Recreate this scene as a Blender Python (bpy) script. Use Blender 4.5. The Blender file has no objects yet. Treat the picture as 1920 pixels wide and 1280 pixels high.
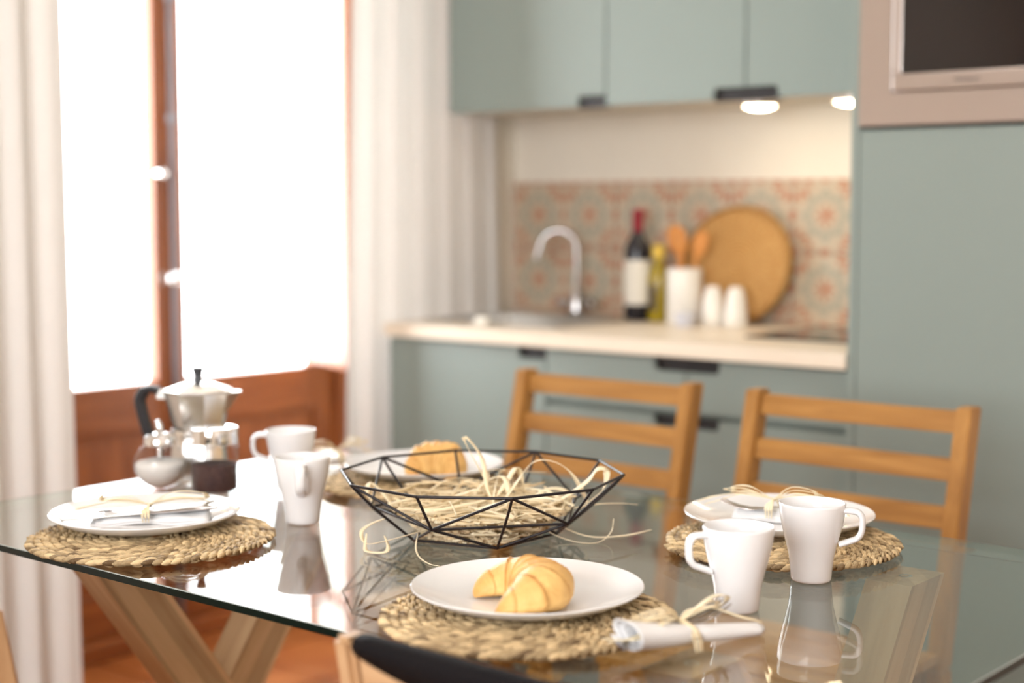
import bpy, bmesh, math, random
from mathutils import Vector, Matrix
random.seed(7)
PI = math.pi
sc = bpy.context.scene
COL = sc.collection

# ------------------------------------------------------------------ camera
cam_d = bpy.data.cameras.new('camera')
cam = bpy.data.objects.new('camera', cam_d)
COL.objects.link(cam)
cam.location = (0, 0, 1.21)
cam.rotation_euler = (math.radians(90 - 5.01), 0, math.radians(39.92))
cam_d.sensor_width = 36
cam_d.lens = 2888 / 1920 * 36
cam_d.clip_start = 0.05
cam_d.dof.use_dof = True
cam_d.dof.focus_distance = 1.95
cam_d.dof.aperture_fstop = 2.0
sc.camera = cam

# ------------------------------------------------------------------ world, light, exposure
world = bpy.data.worlds.new('world'); sc.world = world
world.use_nodes = True
bg = world.node_tree.nodes['Background']
bg.inputs['Color'].default_value = (0.95, 0.98, 1.0, 1)
bg.inputs['Strength'].default_value = 7.0
sc.view_settings.view_transform = 'Standard'
sc.view_settings.look = 'None'
sc.view_settings.exposure = 1.18
sc.view_settings.gamma = 1
sc.view_settings.use_curve_mapping = False
sc.cycles.max_bounces = 8
sc.cycles.diffuse_bounces = 4
sc.cycles.glossy_bounces = 6
sc.cycles.transparent_max_bounces = 24
sc.cycles.caustics_reflective = False
sc.cycles.caustics_refractive = False
sc.cycles.sample_clamp_indirect = 8
sc.cycles.use_denoising = True


def portal(name, loc, rot, sx, sy):          # guides the sky's light through an opening
    l = bpy.data.lights.new(name, 'AREA'); l.shape = 'RECTANGLE'
    l.size = sx; l.size_y = sy; l.cycles.is_portal = True
    o = bpy.data.objects.new(name, l); COL.objects.link(o)
    o.location = loc; o.rotation_euler = rot
    return o


portal('door_daylight_portal', (-3.56, 2.676, 1.2), (0, -PI / 2, 0), 2.3, 1.4)
portal('rear_window_portal', (-0.3, -1.86, 1.55), (PI / 2, 0, 0), 1.8, 1.4)

# ------------------------------------------------------------------ materials
MATS = {}


def new_mat(name):
    m = bpy.data.materials.new(name); m.use_nodes = True
    MATS[name] = m
    return m, m.node_tree.nodes, m.node_tree.links, m.node_tree.nodes['Principled BSDF']


def plain(name, col, rough=0.5, metal=0.0, bump=0.0, bscale=60, vary=0.06, vscale=6, spec=0.5, coat=0.0):
    m, n, l, b = new_mat(name)
    tc = n.new('ShaderNodeTexCoord')
    nz = n.new('ShaderNodeTexNoise'); nz.inputs['Scale'].default_value = vscale; nz.inputs['Detail'].default_value = 4
    l.new(tc.outputs['Object'], nz.inputs['Vector'])
    r = n.new('ShaderNodeValToRGB')
    r.color_ramp.elements[0].position = 0.3; r.color_ramp.elements[1].position = 0.7
    r.color_ramp.elements[0].color = tuple(c * (1 - vary) for c in col) + (1,)
    r.color_ramp.elements[1].color = tuple(min(1, c * (1 + vary)) for c in col) + (1,)
    l.new(nz.outputs['Fac'], r.inputs['Fac']); l.new(r.outputs['Color'], b.inputs['Base Color'])
    b.inputs['Roughness'].default_value = rough; b.inputs['Metallic'].default_value = metal
    b.inputs['Specular IOR Level'].default_value = spec
    b.inputs['Coat Weight'].default_value = coat
    if bump:
        n2 = n.new('ShaderNodeTexNoise'); n2.inputs['Scale'].default_value = bscale; n2.inputs['Detail'].default_value = 3
        l.new(tc.outputs['Object'], n2.inputs['Vector'])
        bp = n.new('ShaderNodeBump'); bp.inputs['Strength'].default_value = bump; bp.inputs['Distance'].default_value = 0.002
        l.new(n2.outputs['Fac'], bp.inputs['Height']); l.new(bp.outputs['Normal'], b.inputs['Normal'])
    return m


def wood(name, c1, c2, axis='X', scale=1.0, rough=0.45, strips=0.0):
    m, n, l, b = new_mat(name)
    tc = n.new('ShaderNodeTexCoord'); mp = n.new('ShaderNodeMapping')
    sv = {'X': (1.2, 14, 14), 'Y': (14, 1.2, 14), 'Z': (14, 14, 1.2)}[axis]
    mp.inputs['Scale'].default_value = tuple(v * scale for v in sv)
    l.new(tc.outputs['Object'], mp.inputs['Vector'])
    oi = n.new('ShaderNodeObjectInfo')
    ad = n.new('ShaderNodeVectorMath'); ad.operation = 'ADD'
    l.new(mp.outputs['Vector'], ad.inputs[0]); l.new(oi.outputs['Location'], ad.inputs[1])
    nz = n.new('ShaderNodeTexNoise'); nz.inputs['Scale'].default_value = 2.2; nz.inputs['Detail'].default_value = 7
    nz.inputs['Distortion'].default_value = 0.9
    l.new(ad.outputs[0], nz.inputs['Vector'])
    r = n.new('ShaderNodeValToRGB')
    r.color_ramp.elements[0].position = 0.32; r.color_ramp.elements[1].position = 0.68
    r.color_ramp.elements[0].color = c1 + (1,); r.color_ramp.elements[1].color = c2 + (1,)
    l.new(nz.outputs['Fac'], r.inputs['Fac'])
    last = r.outputs['Color']
    if strips:
        sp = n.new('ShaderNodeSeparateXYZ'); l.new(tc.outputs['Object'], sp.inputs[0])
        s1 = n.new('ShaderNodeMath'); s1.operation = 'ADD'
        l.new(sp.outputs['X'], s1.inputs[0]); l.new(sp.outputs['Y'], s1.inputs[1])
        s2 = n.new('ShaderNodeMath'); s2.operation = 'MULTIPLY'; s2.inputs[1].default_value = 1 / strips
        l.new(s1.outputs[0], s2.inputs[0])
        fl = n.new('ShaderNodeMath'); fl.operation = 'FLOOR'; l.new(s2.outputs[0], fl.inputs[0])
        wn = n.new('ShaderNodeTexWhiteNoise'); wn.noise_dimensions = '1D'; l.new(fl.outputs[0], wn.inputs['W'])
        mr = n.new('ShaderNodeMapRange'); mr.inputs['To Min'].default_value = 0.72; mr.inputs['To Max'].default_value = 1.22
        l.new(wn.outputs['Value'], mr.inputs['Value'])
        hs = n.new('ShaderNodeHueSaturation'); l.new(mr.outputs[0], hs.inputs['Value']); l.new(last, hs.inputs['Color'])
        last = hs.outputs['Color']
    l.new(last, b.inputs['Base Color'])
    b.inputs['Roughness'].default_value = rough
    bp = n.new('ShaderNodeBump'); bp.inputs['Strength'].default_value = 0.15; bp.inputs['Distance'].default_value = 0.001
    l.new(nz.outputs['Fac'], bp.inputs['Height']); l.new(bp.outputs['Normal'], b.inputs['Normal'])
    return m


def thin_glass(name, tint=(1, 1, 1), ior=1.5, rough=0.0):
    m, n, l, b = new_mat(name)
    n.remove(b)
    out = n['Material Output']
    tr = n.new('ShaderNodeBsdfTransparent'); tr.inputs['Color'].default_value = tint + (1,)
    gl = n.new('ShaderNodeBsdfGlossy'); gl.inputs['Roughness'].default_value = rough
    ge = n.new('ShaderNodeNewGeometry')
    mx = n.new('ShaderNodeMapRange')       # the Fresnel node inverts the IOR on back faces; undo that for unbent rays
    mx.inputs['To Min'].default_value = ior; mx.inputs['To Max'].default_value = 1 / ior
    l.new(ge.outputs['Backfacing'], mx.inputs['Value'])
    fr = n.new('ShaderNodeFresnel'); l.new(mx.outputs[0], fr.inputs['IOR'])
    ms = n.new('ShaderNodeMixShader')
    l.new(fr.outputs[0], ms.inputs[0]); l.new(tr.outputs[0], ms.inputs[1]); l.new(gl.outputs[0], ms.inputs[2])
    l.new(ms.outputs[0], out.inputs['Surface'])
    return m


def fabric(name, col, trans=0.35, weave=900):
    m, n, l, b = new_mat(name)
    out = n['Material Output']
    tc = n.new('ShaderNodeTexCoord')
    nz = n.new('ShaderNodeTexNoise'); nz.inputs['Scale'].default_value = 25; nz.inputs['Detail'].default_value = 6
    mp = n.new('ShaderNodeMapping'); mp.inputs['Scale'].default_value = (4, 4, 30)
    l.new(tc.outputs['Object'], mp.inputs['Vector']); l.new(mp.outputs[0], nz.inputs['Vector'])
    r = n.new('ShaderNodeValToRGB')
    r.color_ramp.elements[0].color = tuple(c * 0.9 for c in col) + (1,); r.color_ramp.elements[1].color = col + (1,)
    l.new(nz.outputs['Fac'], r.inputs['Fac']); l.new(r.outputs['Color'], b.inputs['Base Color'])
    b.inputs['Roughness'].default_value = 0.9; b.inputs['Specular IOR Level'].default_value = 0.1
    t = n.new('ShaderNodeBsdfTranslucent'); l.new(r.outputs['Color'], t.inputs['Color'])
    ms = n.new('ShaderNodeMixShader'); ms.inputs[0].default_value = trans
    l.new(b.outputs[0], ms.inputs[1]); l.new(t.outputs[0], ms.inputs[2]); l.new(ms.outputs[0], out.inputs['Surface'])
    return m


def emit(name, col, st):
    m, n, l, b = new_mat(name)
    b.inputs['Base Color'].default_value = (0.9, 0.9, 0.9, 1)
    b.inputs['Emission Color'].default_value = col + (1,); b.inputs['Emission Strength'].default_value = st
    return m


def attr_mat(name, ca, cb, rough=0.6, bump=0.3, bscale=200, spec=0.3, dist=0.001):
    """colour picked per piece by the mesh attribute 'tone' (0..1), plus fine noise"""
    m, n, l, b = new_mat(name)
    at = n.new('ShaderNodeAttribute'); at.attribute_name = 'tone'
    tc = n.new('ShaderNodeTexCoord')
    nz = n.new('ShaderNodeTexNoise'); nz.inputs['Scale'].default_value = bscale; nz.inputs['Detail'].default_value = 3
    l.new(tc.outputs['Object'], nz.inputs['Vector'])
    ad = n.new('ShaderNodeMath'); ad.operation = 'MULTIPLY_ADD'; ad.inputs[1].default_value = 0.5; ad.inputs[2].default_value = -0.25
    l.new(nz.outputs['Fac'], ad.inputs[0])
    a2 = n.new('ShaderNodeMath'); a2.operation = 'ADD'; l.new(at.outputs['Fac'], a2.inputs[0]); l.new(ad.outputs[0], a2.inputs[1])
    r = n.new('ShaderNodeValToRGB')
    r.color_ramp.elements[0].color = ca + (1,); r.color_ramp.elements[1].color = cb + (1,)
    l.new(a2.outputs[0], r.inputs['Fac']); l.new(r.outputs['Color'], b.inputs['Base Color'])
    b.inputs['Roughness'].default_value = rough; b.inputs['Specular IOR Level'].default_value = spec
    bp = n.new('ShaderNodeBump'); bp.inputs['Strength'].default_value = bump; bp.inputs['Distance'].default_value = dist
    l.new(nz.outputs['Fac'], bp.inputs['Height']); l.new(bp.outputs['Normal'], b.inputs['Normal'])
    return m


plain('wall_paint', (0.82, 0.76, 0.67), 0.9, bump=0.1, vary=0.02)
plain('ceiling_paint', (0.85, 0.82, 0.77), 0.9, vary=0.02)
plain('sage', (0.255, 0.305, 0.282), 0.42, vary=0.015, vscale=2)
plain('sage_edge', (0.225, 0.27, 0.25), 0.5, vary=0.02)
plain('carcass', (0.72, 0.68, 0.6), 0.6, vary=0.02)
plain('black_handle', (0.012, 0.010, 0.012), 0.45, vary=0.1)
wood('worktop', (0.78, 0.66, 0.52), (0.86, 0.76, 0.63), 'X', 0.5, 0.4)
plain('steel', (0.53, 0.465, 0.435), 0.30, 1.0, vary=0.03, vscale=3)
plain('chrome', (0.85, 0.85, 0.86), 0.07, 1.0, vary=0.01)
plain('tap_chrome', (0.50, 0.48, 0.48), 0.12, 1.0, vary=0.02)
plain('cutlery_steel', (0.50, 0.48, 0.48), 0.16, 1.0, vary=0.02)
plain('sink_steel', (0.55, 0.53, 0.5), 0.28, 1.0, vary=0.04)
plain('aluminium', (0.80, 0.78, 0.75), 0.2, 1.0, vary=0.04)
plain('black_plastic', (0.02, 0.02, 0.025), 0.4, vary=0.1)
plain('oven_glass', (0.012, 0.008, 0.008), 0.06, vary=0.2)
plain('black_glass', (0.01, 0.01, 0.01), 0.04, vary=0.1)
plain('porcelain', (0.86, 0.85, 0.86), 0.12, vary=0.01, coat=0.3)
plain('white_ceramic', (0.86, 0.82, 0.76), 0.3, vary=0.01)
plain('napkin_cloth', (0.88, 0.87, 0.88), 0.9, bump=0.2, bscale=300, vary=0.02, spec=0.1)
plain('black_leather', (0.006, 0.005, 0.006), 0.7, bump=0.3, bscale=250, vary=0.1, spec=0.12)
plain('wire', (0.018, 0.014, 0.016), 0.42, 0.3, vary=0.1)
plain('grout', (0.50, 0.30, 0.18), 0.95, vary=0.1)
plain('tile_grout', (0.62, 0.55, 0.46), 0.95, vary=0.05)
plain('balcony_stone', (0.7, 0.66, 0.6), 0.9, vary=0.05)
plain('iron_rod', (0.20, 0.18, 0.19), 0.5, 0.6, vary=0.1)
plain('sugar', (0.85, 0.82, 0.78), 0.9, bump=0.4, bscale=900, vary=0.03)
plain('ground_coffee', (0.085, 0.045, 0.042), 0.95, bump=0.6, bscale=700, vary=0.35, vscale=300)
plain('wine_glass_dark', (0.010, 0.009, 0.016), 0.12, vary=0.1)
plain('capsule_red', (0.30, 0.012, 0.03), 0.35, vary=0.05)
plain('paper_label', (0.80, 0.76, 0.68), 0.8, vary=0.02)
plain('olive_oil', (0.36, 0.26, 0.012), 0.12, vary=0.05)
plain('cap_yellow', (0.80, 0.55, 0.07), 0.4, vary=0.03)
plain('dark_label', (0.10, 0.07, 0.035), 0.7, vary=0.1)
plain('utensil_wood', (0.62, 0.25, 0.055), 0.6, vary=0.1)
plain('sponge', (0.85, 0.82, 0.75), 0.95, bump=0.5, vary=0.03)
plain('blue_glaze', (0.62, 0.62, 0.68), 0.3, vary=0.1)
plain('burner_ring', (0.10, 0.10, 0.10), 0.2, vary=0.05)
plain('logo_ink', (0.06, 0.045, 0.045), 0.5, vary=0.02)
def glass_edge():
    m, n, l, b = new_mat('glass_edge')          # dark from outside, clear when looked at from within the slab
    out = n['Material Output']
    b.inputs['Base Color'].default_value = (0.002, 0.008, 0.006, 1); b.inputs['Roughness'].default_value = 0.25; b.inputs['Specular IOR Level'].default_value = 0.2
    tr = n.new('ShaderNodeBsdfTransparent'); tr.inputs['Color'].default_value = (0.86, 0.95, 0.91, 1)
    ge = n.new('ShaderNodeNewGeometry'); ms = n.new('ShaderNodeMixShader')
    l.new(ge.outputs['Backfacing'], ms.inputs[0]); l.new(b.outputs[0], ms.inputs[1]); l.new(tr.outputs[0], ms.inputs[2])
    l.new(ms.outputs[0], out.inputs['Surface'])


glass_edge()
plain('arris_glint', (0.38, 0.42, 0.40), 0.2, vary=0.02)
CH1, CH2 = (0.33, 0.145, 0.032), (0.51, 0.255, 0.066)
for a in 'XYZ':
    wood('chair_wood_' + a, CH1, CH2, a, 1.3, 0.42)
    wood('door_wood_' + a, (0.215, 0.058, 0.014), (0.36, 0.112, 0.030), a, 1.0, 0.38)
wood('trestle_wood', (0.50, 0.30, 0.155), (0.66, 0.44, 0.25), 'Z', 1.2, 0.5, strips=0.031)
for a in 'XYZ':
    wood('pale_oak_' + a, (0.43, 0.25, 0.125), (0.56, 0.36, 0.20), a, 1.0, 0.45)
thin_glass('table_glass', (0.955, 0.985, 0.97))
thin_glass('pane_glass', (0.98, 0.99, 0.99))
thin_glass('jar_glass', (0.96, 0.96, 0.965))
fabric('curtain_linen', (0.91, 0.88, 0.85), 0.28)
fabric('shutter_glare', (0.9, 0.86, 0.8), 0.0)  # opaque white standing in for blown-out daylight on the inner leaf's panes
emit('lamp_lens', (1.0, 0.80, 0.52), 15)
emit('downlight_lens', (1.0, 0.93, 0.84), 110)
attr_mat('seagrass', (0.15, 0.090, 0.042), (0.84, 0.635, 0.365), 0.65, 0.5, 260)
attr_mat('raffia', (0.80, 0.60, 0.34), (0.97, 0.86, 0.63), 0.6, 0.3, 150)
attr_mat('tray_straw', (0.42, 0.19, 0.045), (0.64, 0.40, 0.16), 0.7, 0.8, 120)
attr_mat('pastry', (0.50, 0.165, 0.014), (0.93, 0.62, 0.24), 0.5, 0.9, 60, dist=0.004)


def terracotta():
    m, n, l, b = new_mat('terracotta')
    tc = n.new('ShaderNodeTexCoord'); oi = n.new('ShaderNodeObjectInfo')
    ad = n.new('ShaderNodeVectorMath'); ad.operation = 'ADD'
    l.new(tc.outputs['Object'], ad.inputs[0]); l.new(oi.outputs['Location'], ad.inputs[1])
    nz = n.new('ShaderNodeTexNoise'); nz.inputs['Scale'].default_value = 7; nz.inputs['Detail'].default_value = 6
    l.new(ad.outputs[0], nz.inputs['Vector'])
    r = n.new('ShaderNodeValToRGB')
    r.color_ramp.elements[0].position = 0.3; r.color_ramp.elements[1].position = 0.72
    r.color_ramp.elements[0].color = (0.26, 0.066, 0.014, 1); r.color_ramp.elements[1].color = (0.44, 0.150, 0.038, 1)
    l.new(nz.outputs['Fac'], r.inputs['Fac'])
    mr = n.new('ShaderNodeMapRange'); mr.inputs['To Min'].default_value = 0.8; mr.inputs['To Max'].default_value = 1.2
    l.new(oi.outputs['Random'], mr.inputs['Value'])
    hs = n.new('ShaderNodeHueSaturation'); l.new(mr.outputs[0], hs.inputs['Value']); l.new(r.outputs['Color'], hs.inputs['Color'])
    l.new(hs.outputs['Color'], b.inputs['Base Color'])
    b.inputs['Roughness'].default_value = 0.38
    bp = n.new('ShaderNodeBump'); bp.inputs['Strength'].default_value = 0.2; bp.inputs['Distance'].default_value = 0.003
    l.new(nz.outputs['Fac'], bp.inputs['Height']); l.new(bp.outputs['Normal'], b.inputs['Normal'])


terracotta()


def patterned_tile():
    """flower in the middle, a quarter rosette in each corner; Generated coordinates of each tile"""
    m, n, l, b = new_mat('patterned_tile')
    tc = n.new('ShaderNodeTexCoord'); sp = n.new('ShaderNodeSeparateXYZ')
    l.new(tc.outputs['Object'], sp.inputs[0])

    def math_(op, a, c=None, d=None):
        x = n.new('ShaderNodeMath'); x.operation = op
        for i, v in enumerate((a, c, d)):
            if v is None: continue
            if isinstance(v, (int, float)): x.inputs[i].default_value = v
            else: l.new(v, x.inputs[i])
        return x.outputs[0]
    u = math_('ABSOLUTE', math_('DIVIDE', sp.outputs['X'], 0.19))      # 0 centre .. 0.5 edge
    v = math_('ABSOLUTE', math_('DIVIDE', sp.outputs['Z'], 0.19))
    rc = math_('SQRT', math_('ADD', math_('POWER', u, 2.0), math_('POWER', v, 2.0)))
    cu = math_('SUBTRACT', 0.5, u); cv = math_('SUBTRACT', 0.5, v)
    rk = math_('SQRT', math_('ADD', math_('POWER', cu, 2.0), math_('POWER', cv, 2.0)))
    ac = math_('ARCTAN2', sp.outputs['Z'], sp.outputs['X'])
    ak = math_('ARCTAN2', cv, cu)
    # flower: petals of 8, radius 0.15
    pet = math_('MULTIPLY_ADD', math_('COSINE', math_('MULTIPLY', ac, 8.0)), 0.045, 0.125)
    flower = math_('LESS_THAN', rc, pet)
    ring = math_('LESS_THAN', math_('ABSOLUTE', math_('SUBTRACT', rk, math_('MULTIPLY_ADD', math_('COSINE', math_('MULTIPLY', ak, 16.0)), 0.045, 0.255))), 0.055)
    core = math_('LESS_THAN', rk, math_('MULTIPLY_ADD', math_('COSINE', math_('MULTIPLY', ak, 8.0)), 0.03, 0.10))
    cross = math_('MULTIPLY', math_('LESS_THAN', math_('MINIMUM', cu, cv), 0.05), math_('LESS_THAN', math_('ABSOLUTE', math_('SUBTRACT', rk, 0.47)), 0.045))
    red = math_('MAXIMUM', math_('MAXIMUM', flower, ring), math_('MAXIMUM', core, cross))
    lat = math_('LESS_THAN', math_('ABSOLUTE', math_('SUBTRACT', rc, math_('MULTIPLY_ADD', math_('COSINE', math_('MULTIPLY', ac, 8.0)), 0.045, 0.27))), 0.05)
    m1 = n.new('ShaderNodeMix'); m1.data_type = 'RGBA'
    m1.inputs[6].default_value = (0.55, 0.46, 0.35, 1); m1.inputs[7].default_value = (0.27, 0.30, 0.25, 1)
    l.new(math_('MULTIPLY', lat, 0.6), m1.inputs[0])
    m2 = n.new('ShaderNodeMix'); m2.data_type = 'RGBA'; l.new(m1.outputs[2], m2.inputs[6])
    m2.inputs[7].default_value = (0.44, 0.135, 0.055, 1)
    nz = n.new('ShaderNodeTexNoise'); nz.inputs['Scale'].default_value = 75; nz.inputs['Detail'].default_value = 5
    l.new(tc.outputs['Object'], nz.inputs['Vector'])
    wear = n.new('ShaderNodeMapRange'); wear.inputs['From Min'].default_value = 0.38; wear.inputs['From Max'].default_value = 0.6
    wear.inputs['To Min'].default_value = 0.20; wear.inputs['To Max'].default_value = 0.95
    l.new(nz.outputs['Fac'], wear.inputs['Value'])
    l.new(math_('MULTIPLY', red, wear.outputs[0]), m2.inputs[0])
    l.new(m2.outputs[2], b.inputs['Base Color'])
    b.inputs['Roughness'].default_value = 0.28


patterned_tile()

# ------------------------------------------------------------------ mesh helpers


class MB:
    def __init__(self):
        self.v = []; self.f = []; self.t = []; self.mi = []; self.smooth = False

    def add(self, verts, faces, tone=0.5, mi=0):
        o = len(self.v)
        self.v += [tuple(p) for p in verts]
        self.f += [tuple(i + o for i in q) for q in faces]
        self.t += [tone] * len(verts)
        self.mi += [mi] * len(faces)
        return self

    def box(self, x0, x1, y0, y1, z0, z1, tone=0.5, bev=0.0, mi=0):
        if bev <= 0:
            vs = [(x, y, z) for x in (x0, x1) for y in (y0, y1) for z in (z0, z1)]
            fs = [(0, 1, 3, 2), (4, 6, 7, 5), (0, 4, 5, 1), (2, 3, 7, 6), (0, 2, 6, 4), (1, 5, 7, 3)]
            return self.add(vs, fs, tone, mi)
        bm = bmesh.new()
        bmesh.ops.create_cube(bm, size=1)
        for v in bm.verts:
            v.co = Vector(((x0 + x1) / 2 + v.co.x * (x1 - x0), (y0 + y1) / 2 + v.co.y * (y1 - y0), (z0 + z1) / 2 + v.co.z * (z1 - z0)))
        bmesh.ops.bevel(bm, geom=bm.edges[:], offset=bev, segments=2, affect='EDGES', profile=0.5)
        return self.bm(bm, tone, mi)

    def bm(self, bm, tone=0.5, mi=0):
        bm.verts.index_update()
        self.add([v.co[:] for v in bm.verts], [[v.index for v in f.verts] for f in bm.faces], tone, mi)
        bm.free()
        return self

    def lathe(self, prof, seg=48, c=(0, 0, 0), closed=False, tone=0.5, mi=0, sx=1, sy=1):
        vs, fs = [], []
        n = len(prof)
        for k in range(seg):
            a = 2 * PI * k / seg
            for r, z in prof:
                vs.append((c[0] + r * math.cos(a) * sx, c[1] + r * math.sin(a) * sy, c[2] + z))
        for k in range(seg):
            k2 = (k + 1) % seg
            for i in range(n if closed else n - 1):
                j = (i + 1) % n
                fs.append((k * n + i, k2 * n + i, k2 * n + j, k * n + j))
        if not closed:
            for i in (0, n - 1):
                if prof[i][0] > 1e-6:
                    ring = [k * n + i for k in range(seg)]
                    fs.append(tuple(ring if i else ring[::-1]))
        return self.add(vs, fs, tone, mi)

    def tube(self, pts, rad, seg=10, tone=0.5, cap=True, closed=False, flat=None, mi=0):
        """swept tube; rad number or list; flat=(w,h,up) makes an elliptical section"""
        pts = [Vector(p) for p in pts]
        n = len(pts)
        vs, fs = [], []
        prev = None
        for i, p in enumerate(pts):
            if closed:
                d = pts[(i + 1) % n] - pts[i - 1]
            else:
                d = pts[min(i + 1, n - 1)] - pts[max(i - 1, 0)]
            if d.length < 1e-9: d = Vector((0, 0, 1))
            d.normalize()
            if prev is None:
                ref = Vector((0, 0, 1)) if abs(d.z) < 0.95 else Vector((0, 1, 0))
                if flat and len(flat) > 2: ref = Vector(flat[2])
                u = ref - d * ref.dot(d); u.normalize()
            else:
                u = prev - d * prev.dot(d)
                if u.length < 1e-6: u = d.orthogonal()
                u.normalize()
            prev = u
            w = d.cross(u)
            r = rad[i] if isinstance(rad, (list, tuple)) else rad
            for k in range(seg):
                a = 2 * PI * k / seg
                ru, rw = (r, r) if not flat else (r * flat[0], r * flat[1])
                vs.append(p + u * (math.cos(a) * ru) + w * (math.sin(a) * rw))
        m = n if closed else n - 1
        for i in range(m):
            j = (i + 1) % n
            for k in range(seg):
                k2 = (k + 1) % seg
                fs.append((i * seg + k, i * seg + k2, j * seg + k2, j * seg + k))
        if cap and not closed:
            fs.append(tuple(range(seg))[::-1]); fs.append(tuple((n - 1) * seg + k for k in range(seg)))
        return self.add(vs, fs, tone, mi)

    def ribbon(self, pts, w, thick=0.0005, tone=0.5, twist=0.0, up=(0, 0, 1), a0=0.0):
        pts = [Vector(p) for p in pts]; n = len(pts)
        vs, fs = [], []
        for i, p in enumerate(pts):
            d = pts[min(i + 1, n - 1)] - pts[max(i - 1, 0)]
            if d.length < 1e-9: d = Vector((1, 0, 0))
            d.normalize()
            ref = Vector(up)
            if abs(d.dot(ref)) > 0.97: ref = Vector((0.6, 0.8, 0))
            s = d.cross(ref).normalized(); t = s.cross(d)
            a = a0 + twist * i / max(1, n - 1)
            s2 = s * math.cos(a) + t * math.sin(a); t2 = t * math.cos(a) - s * math.sin(a)
            ww = w * (0.35 + 0.65 * min(1, 4 * i / n, 4 * (n - 1 - i) / n + 0.05)) / 2
            for q in (s2 * ww + t2 * thick, s2 * -ww + t2 * thick, s2 * -ww - t2 * thick, s2 * ww - t2 * thick):
                vs.append(p + q)
        for i in range(n - 1):
            for k in range(4):
                fs.append((i * 4 + k, i * 4 + (k + 1) % 4, i * 4 + 4 + (k + 1) % 4, i * 4 + 4 + k))
        fs.append((3, 2, 1, 0)); fs.append(tuple((n - 1) * 4 + k for k in range(4)))
        return self.add(vs, fs, tone)

    def prism(self, poly, y0, y1, tone=0.5, mi=0):
        """poly of (x, z) extruded along y"""
        n = len(poly)
        vs = [(x, y0, z) for x, z in poly] + [(x, y1, z) for x, z in poly]
        fs = [tuple(range(n)), tuple(range(2 * n - 1, n - 1, -1))]
        fs += [(i, i + n, (i + 1) % n + n, (i + 1) % n) for i in range(n)]
        return self.add(vs, fs, tone, mi)

    def mesh(self, name, mats, smooth=None):
        me = bpy.data.meshes.new(name)
        me.from_pydata(self.v, [], self.f)
        at = me.attributes.new('tone', 'FLOAT', 'POINT')
        at.data.foreach_set('value', self.t)
        for m in (mats if isinstance(mats, (list, tuple)) else [mats]):
            me.materials.append(MATS[m] if isinstance(m, str) else m)
        me.polygons.foreach_set('material_index', self.mi)
        bm = bmesh.new(); bm.from_mesh(me)
        bmesh.ops.recalc_face_normals(bm, faces=bm.faces)
        bm.to_mesh(me); bm.free()
        if smooth is not None:
            me.polygons.foreach_set('use_smooth', [True] * len(me.polygons))
            if smooth < 180:
                me.set_sharp_from_angle(angle=math.radians(smooth))
        me.update()
        return me

    def build(self, name, mats, parent=None, smooth=None, loc=None, rot=None):
        o = bpy.data.objects.new(name, self.mesh(name, mats, smooth))
        COL.objects.link(o)
        if parent: o.parent = parent
        if loc: o.location = loc
        if rot: o.rotation_euler = rot
        return o


def tag(o, label=None, cat=None, group=None, kind=None):
    if label: o['label'] = label
    if cat: o['category'] = cat
    if group: o['group'] = group
    if kind: o['kind'] = kind
    return o


def empty(name, loc=(0, 0, 0), rz=0.0, label=None, cat=None, group=None, kind=None):
    o = bpy.data.objects.new(name, None); COL.objects.link(o)
    o.location = loc; o.rotation_euler = (0, 0, rz); o.empty_display_size = 0.05
    return tag(o, label, cat, group, kind)


def link(name, me, parent=None, loc=(0, 0, 0), rot=(0, 0, 0)):
    o = bpy.data.objects.new(name, me); COL.objects.link(o)
    o.parent = parent; o.location = loc; o.rotation_euler = rot
    return o


def bz(p0, p1, p2, p3, n=12):
    p0, p1, p2, p3 = map(Vector, (p0, p1, p2, p3))
    return [p0 * (1 - t) ** 3 + p1 * 3 * t * (1 - t) ** 2 + p2 * 3 * t * t * (1 - t) + p3 * t ** 3 for t in [i / n for i in range(n + 1)]]


def spline(P, per=8):
    P = [Vector(p) for p in P]
    Q = [P[0] * 2 - P[1]] + P + [P[-1] * 2 - P[-2]]
    out = []
    for i in range(1, len(Q) - 2):
        a, b, c, d = Q[i - 1:i + 3]
        for k in range(per):
            t = k / per
            out.append(0.5 * ((2 * b) + (c - a) * t + (2 * a - 5 * b + 4 * c - d) * t * t + (3 * b - a - 3 * c + d) * t ** 3))
    out.append(P[-1])
    return out


# ================================================================== THE ROOM
XW, YB, XR, YF, ZC = -2.97, 3.57, 1.80, -1.80, 2.62      # window wall, kitchen wall, right wall, rear wall, ceiling
XO = -3.56                                              # outer face of the thick window wall
SPL = 1.66                                               # left reveal's splay is added, unseen, to let daylight backlight the curtain
DY0, DY1, DZ = 2.005, 3.347, 2.32                       # door recess

floor = tag(MB().box(XO - 0.02, XR + 0.1, YF - 0.1, YB + 0.1, -0.12, -0.008).build('floor', 'grout'), kind='structure')
tile_me = MB().box(-0.1455, 0.1455, -0.1455, 0.1455, -0.010, 0.0, bev=0.004).mesh('floor_tile', 'terracotta')
for i in range(-12, 3):
    for j in range(1, 12):
        x, y = -0.01 + i * 0.3, 0.12 + j * 0.3
        if x - 0.15 < XO + 0.05 or y + 0.15 > YB: continue
        if x < XW + 0.1 and not (SPL - 0.1 < y < DY1 + 0.1): continue
        t = link('floor_tile', tile_me, floor, (x, y, random.uniform(-0.001, 0.001)), (0, 0, random.choice((0, PI / 2, PI))))

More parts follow.
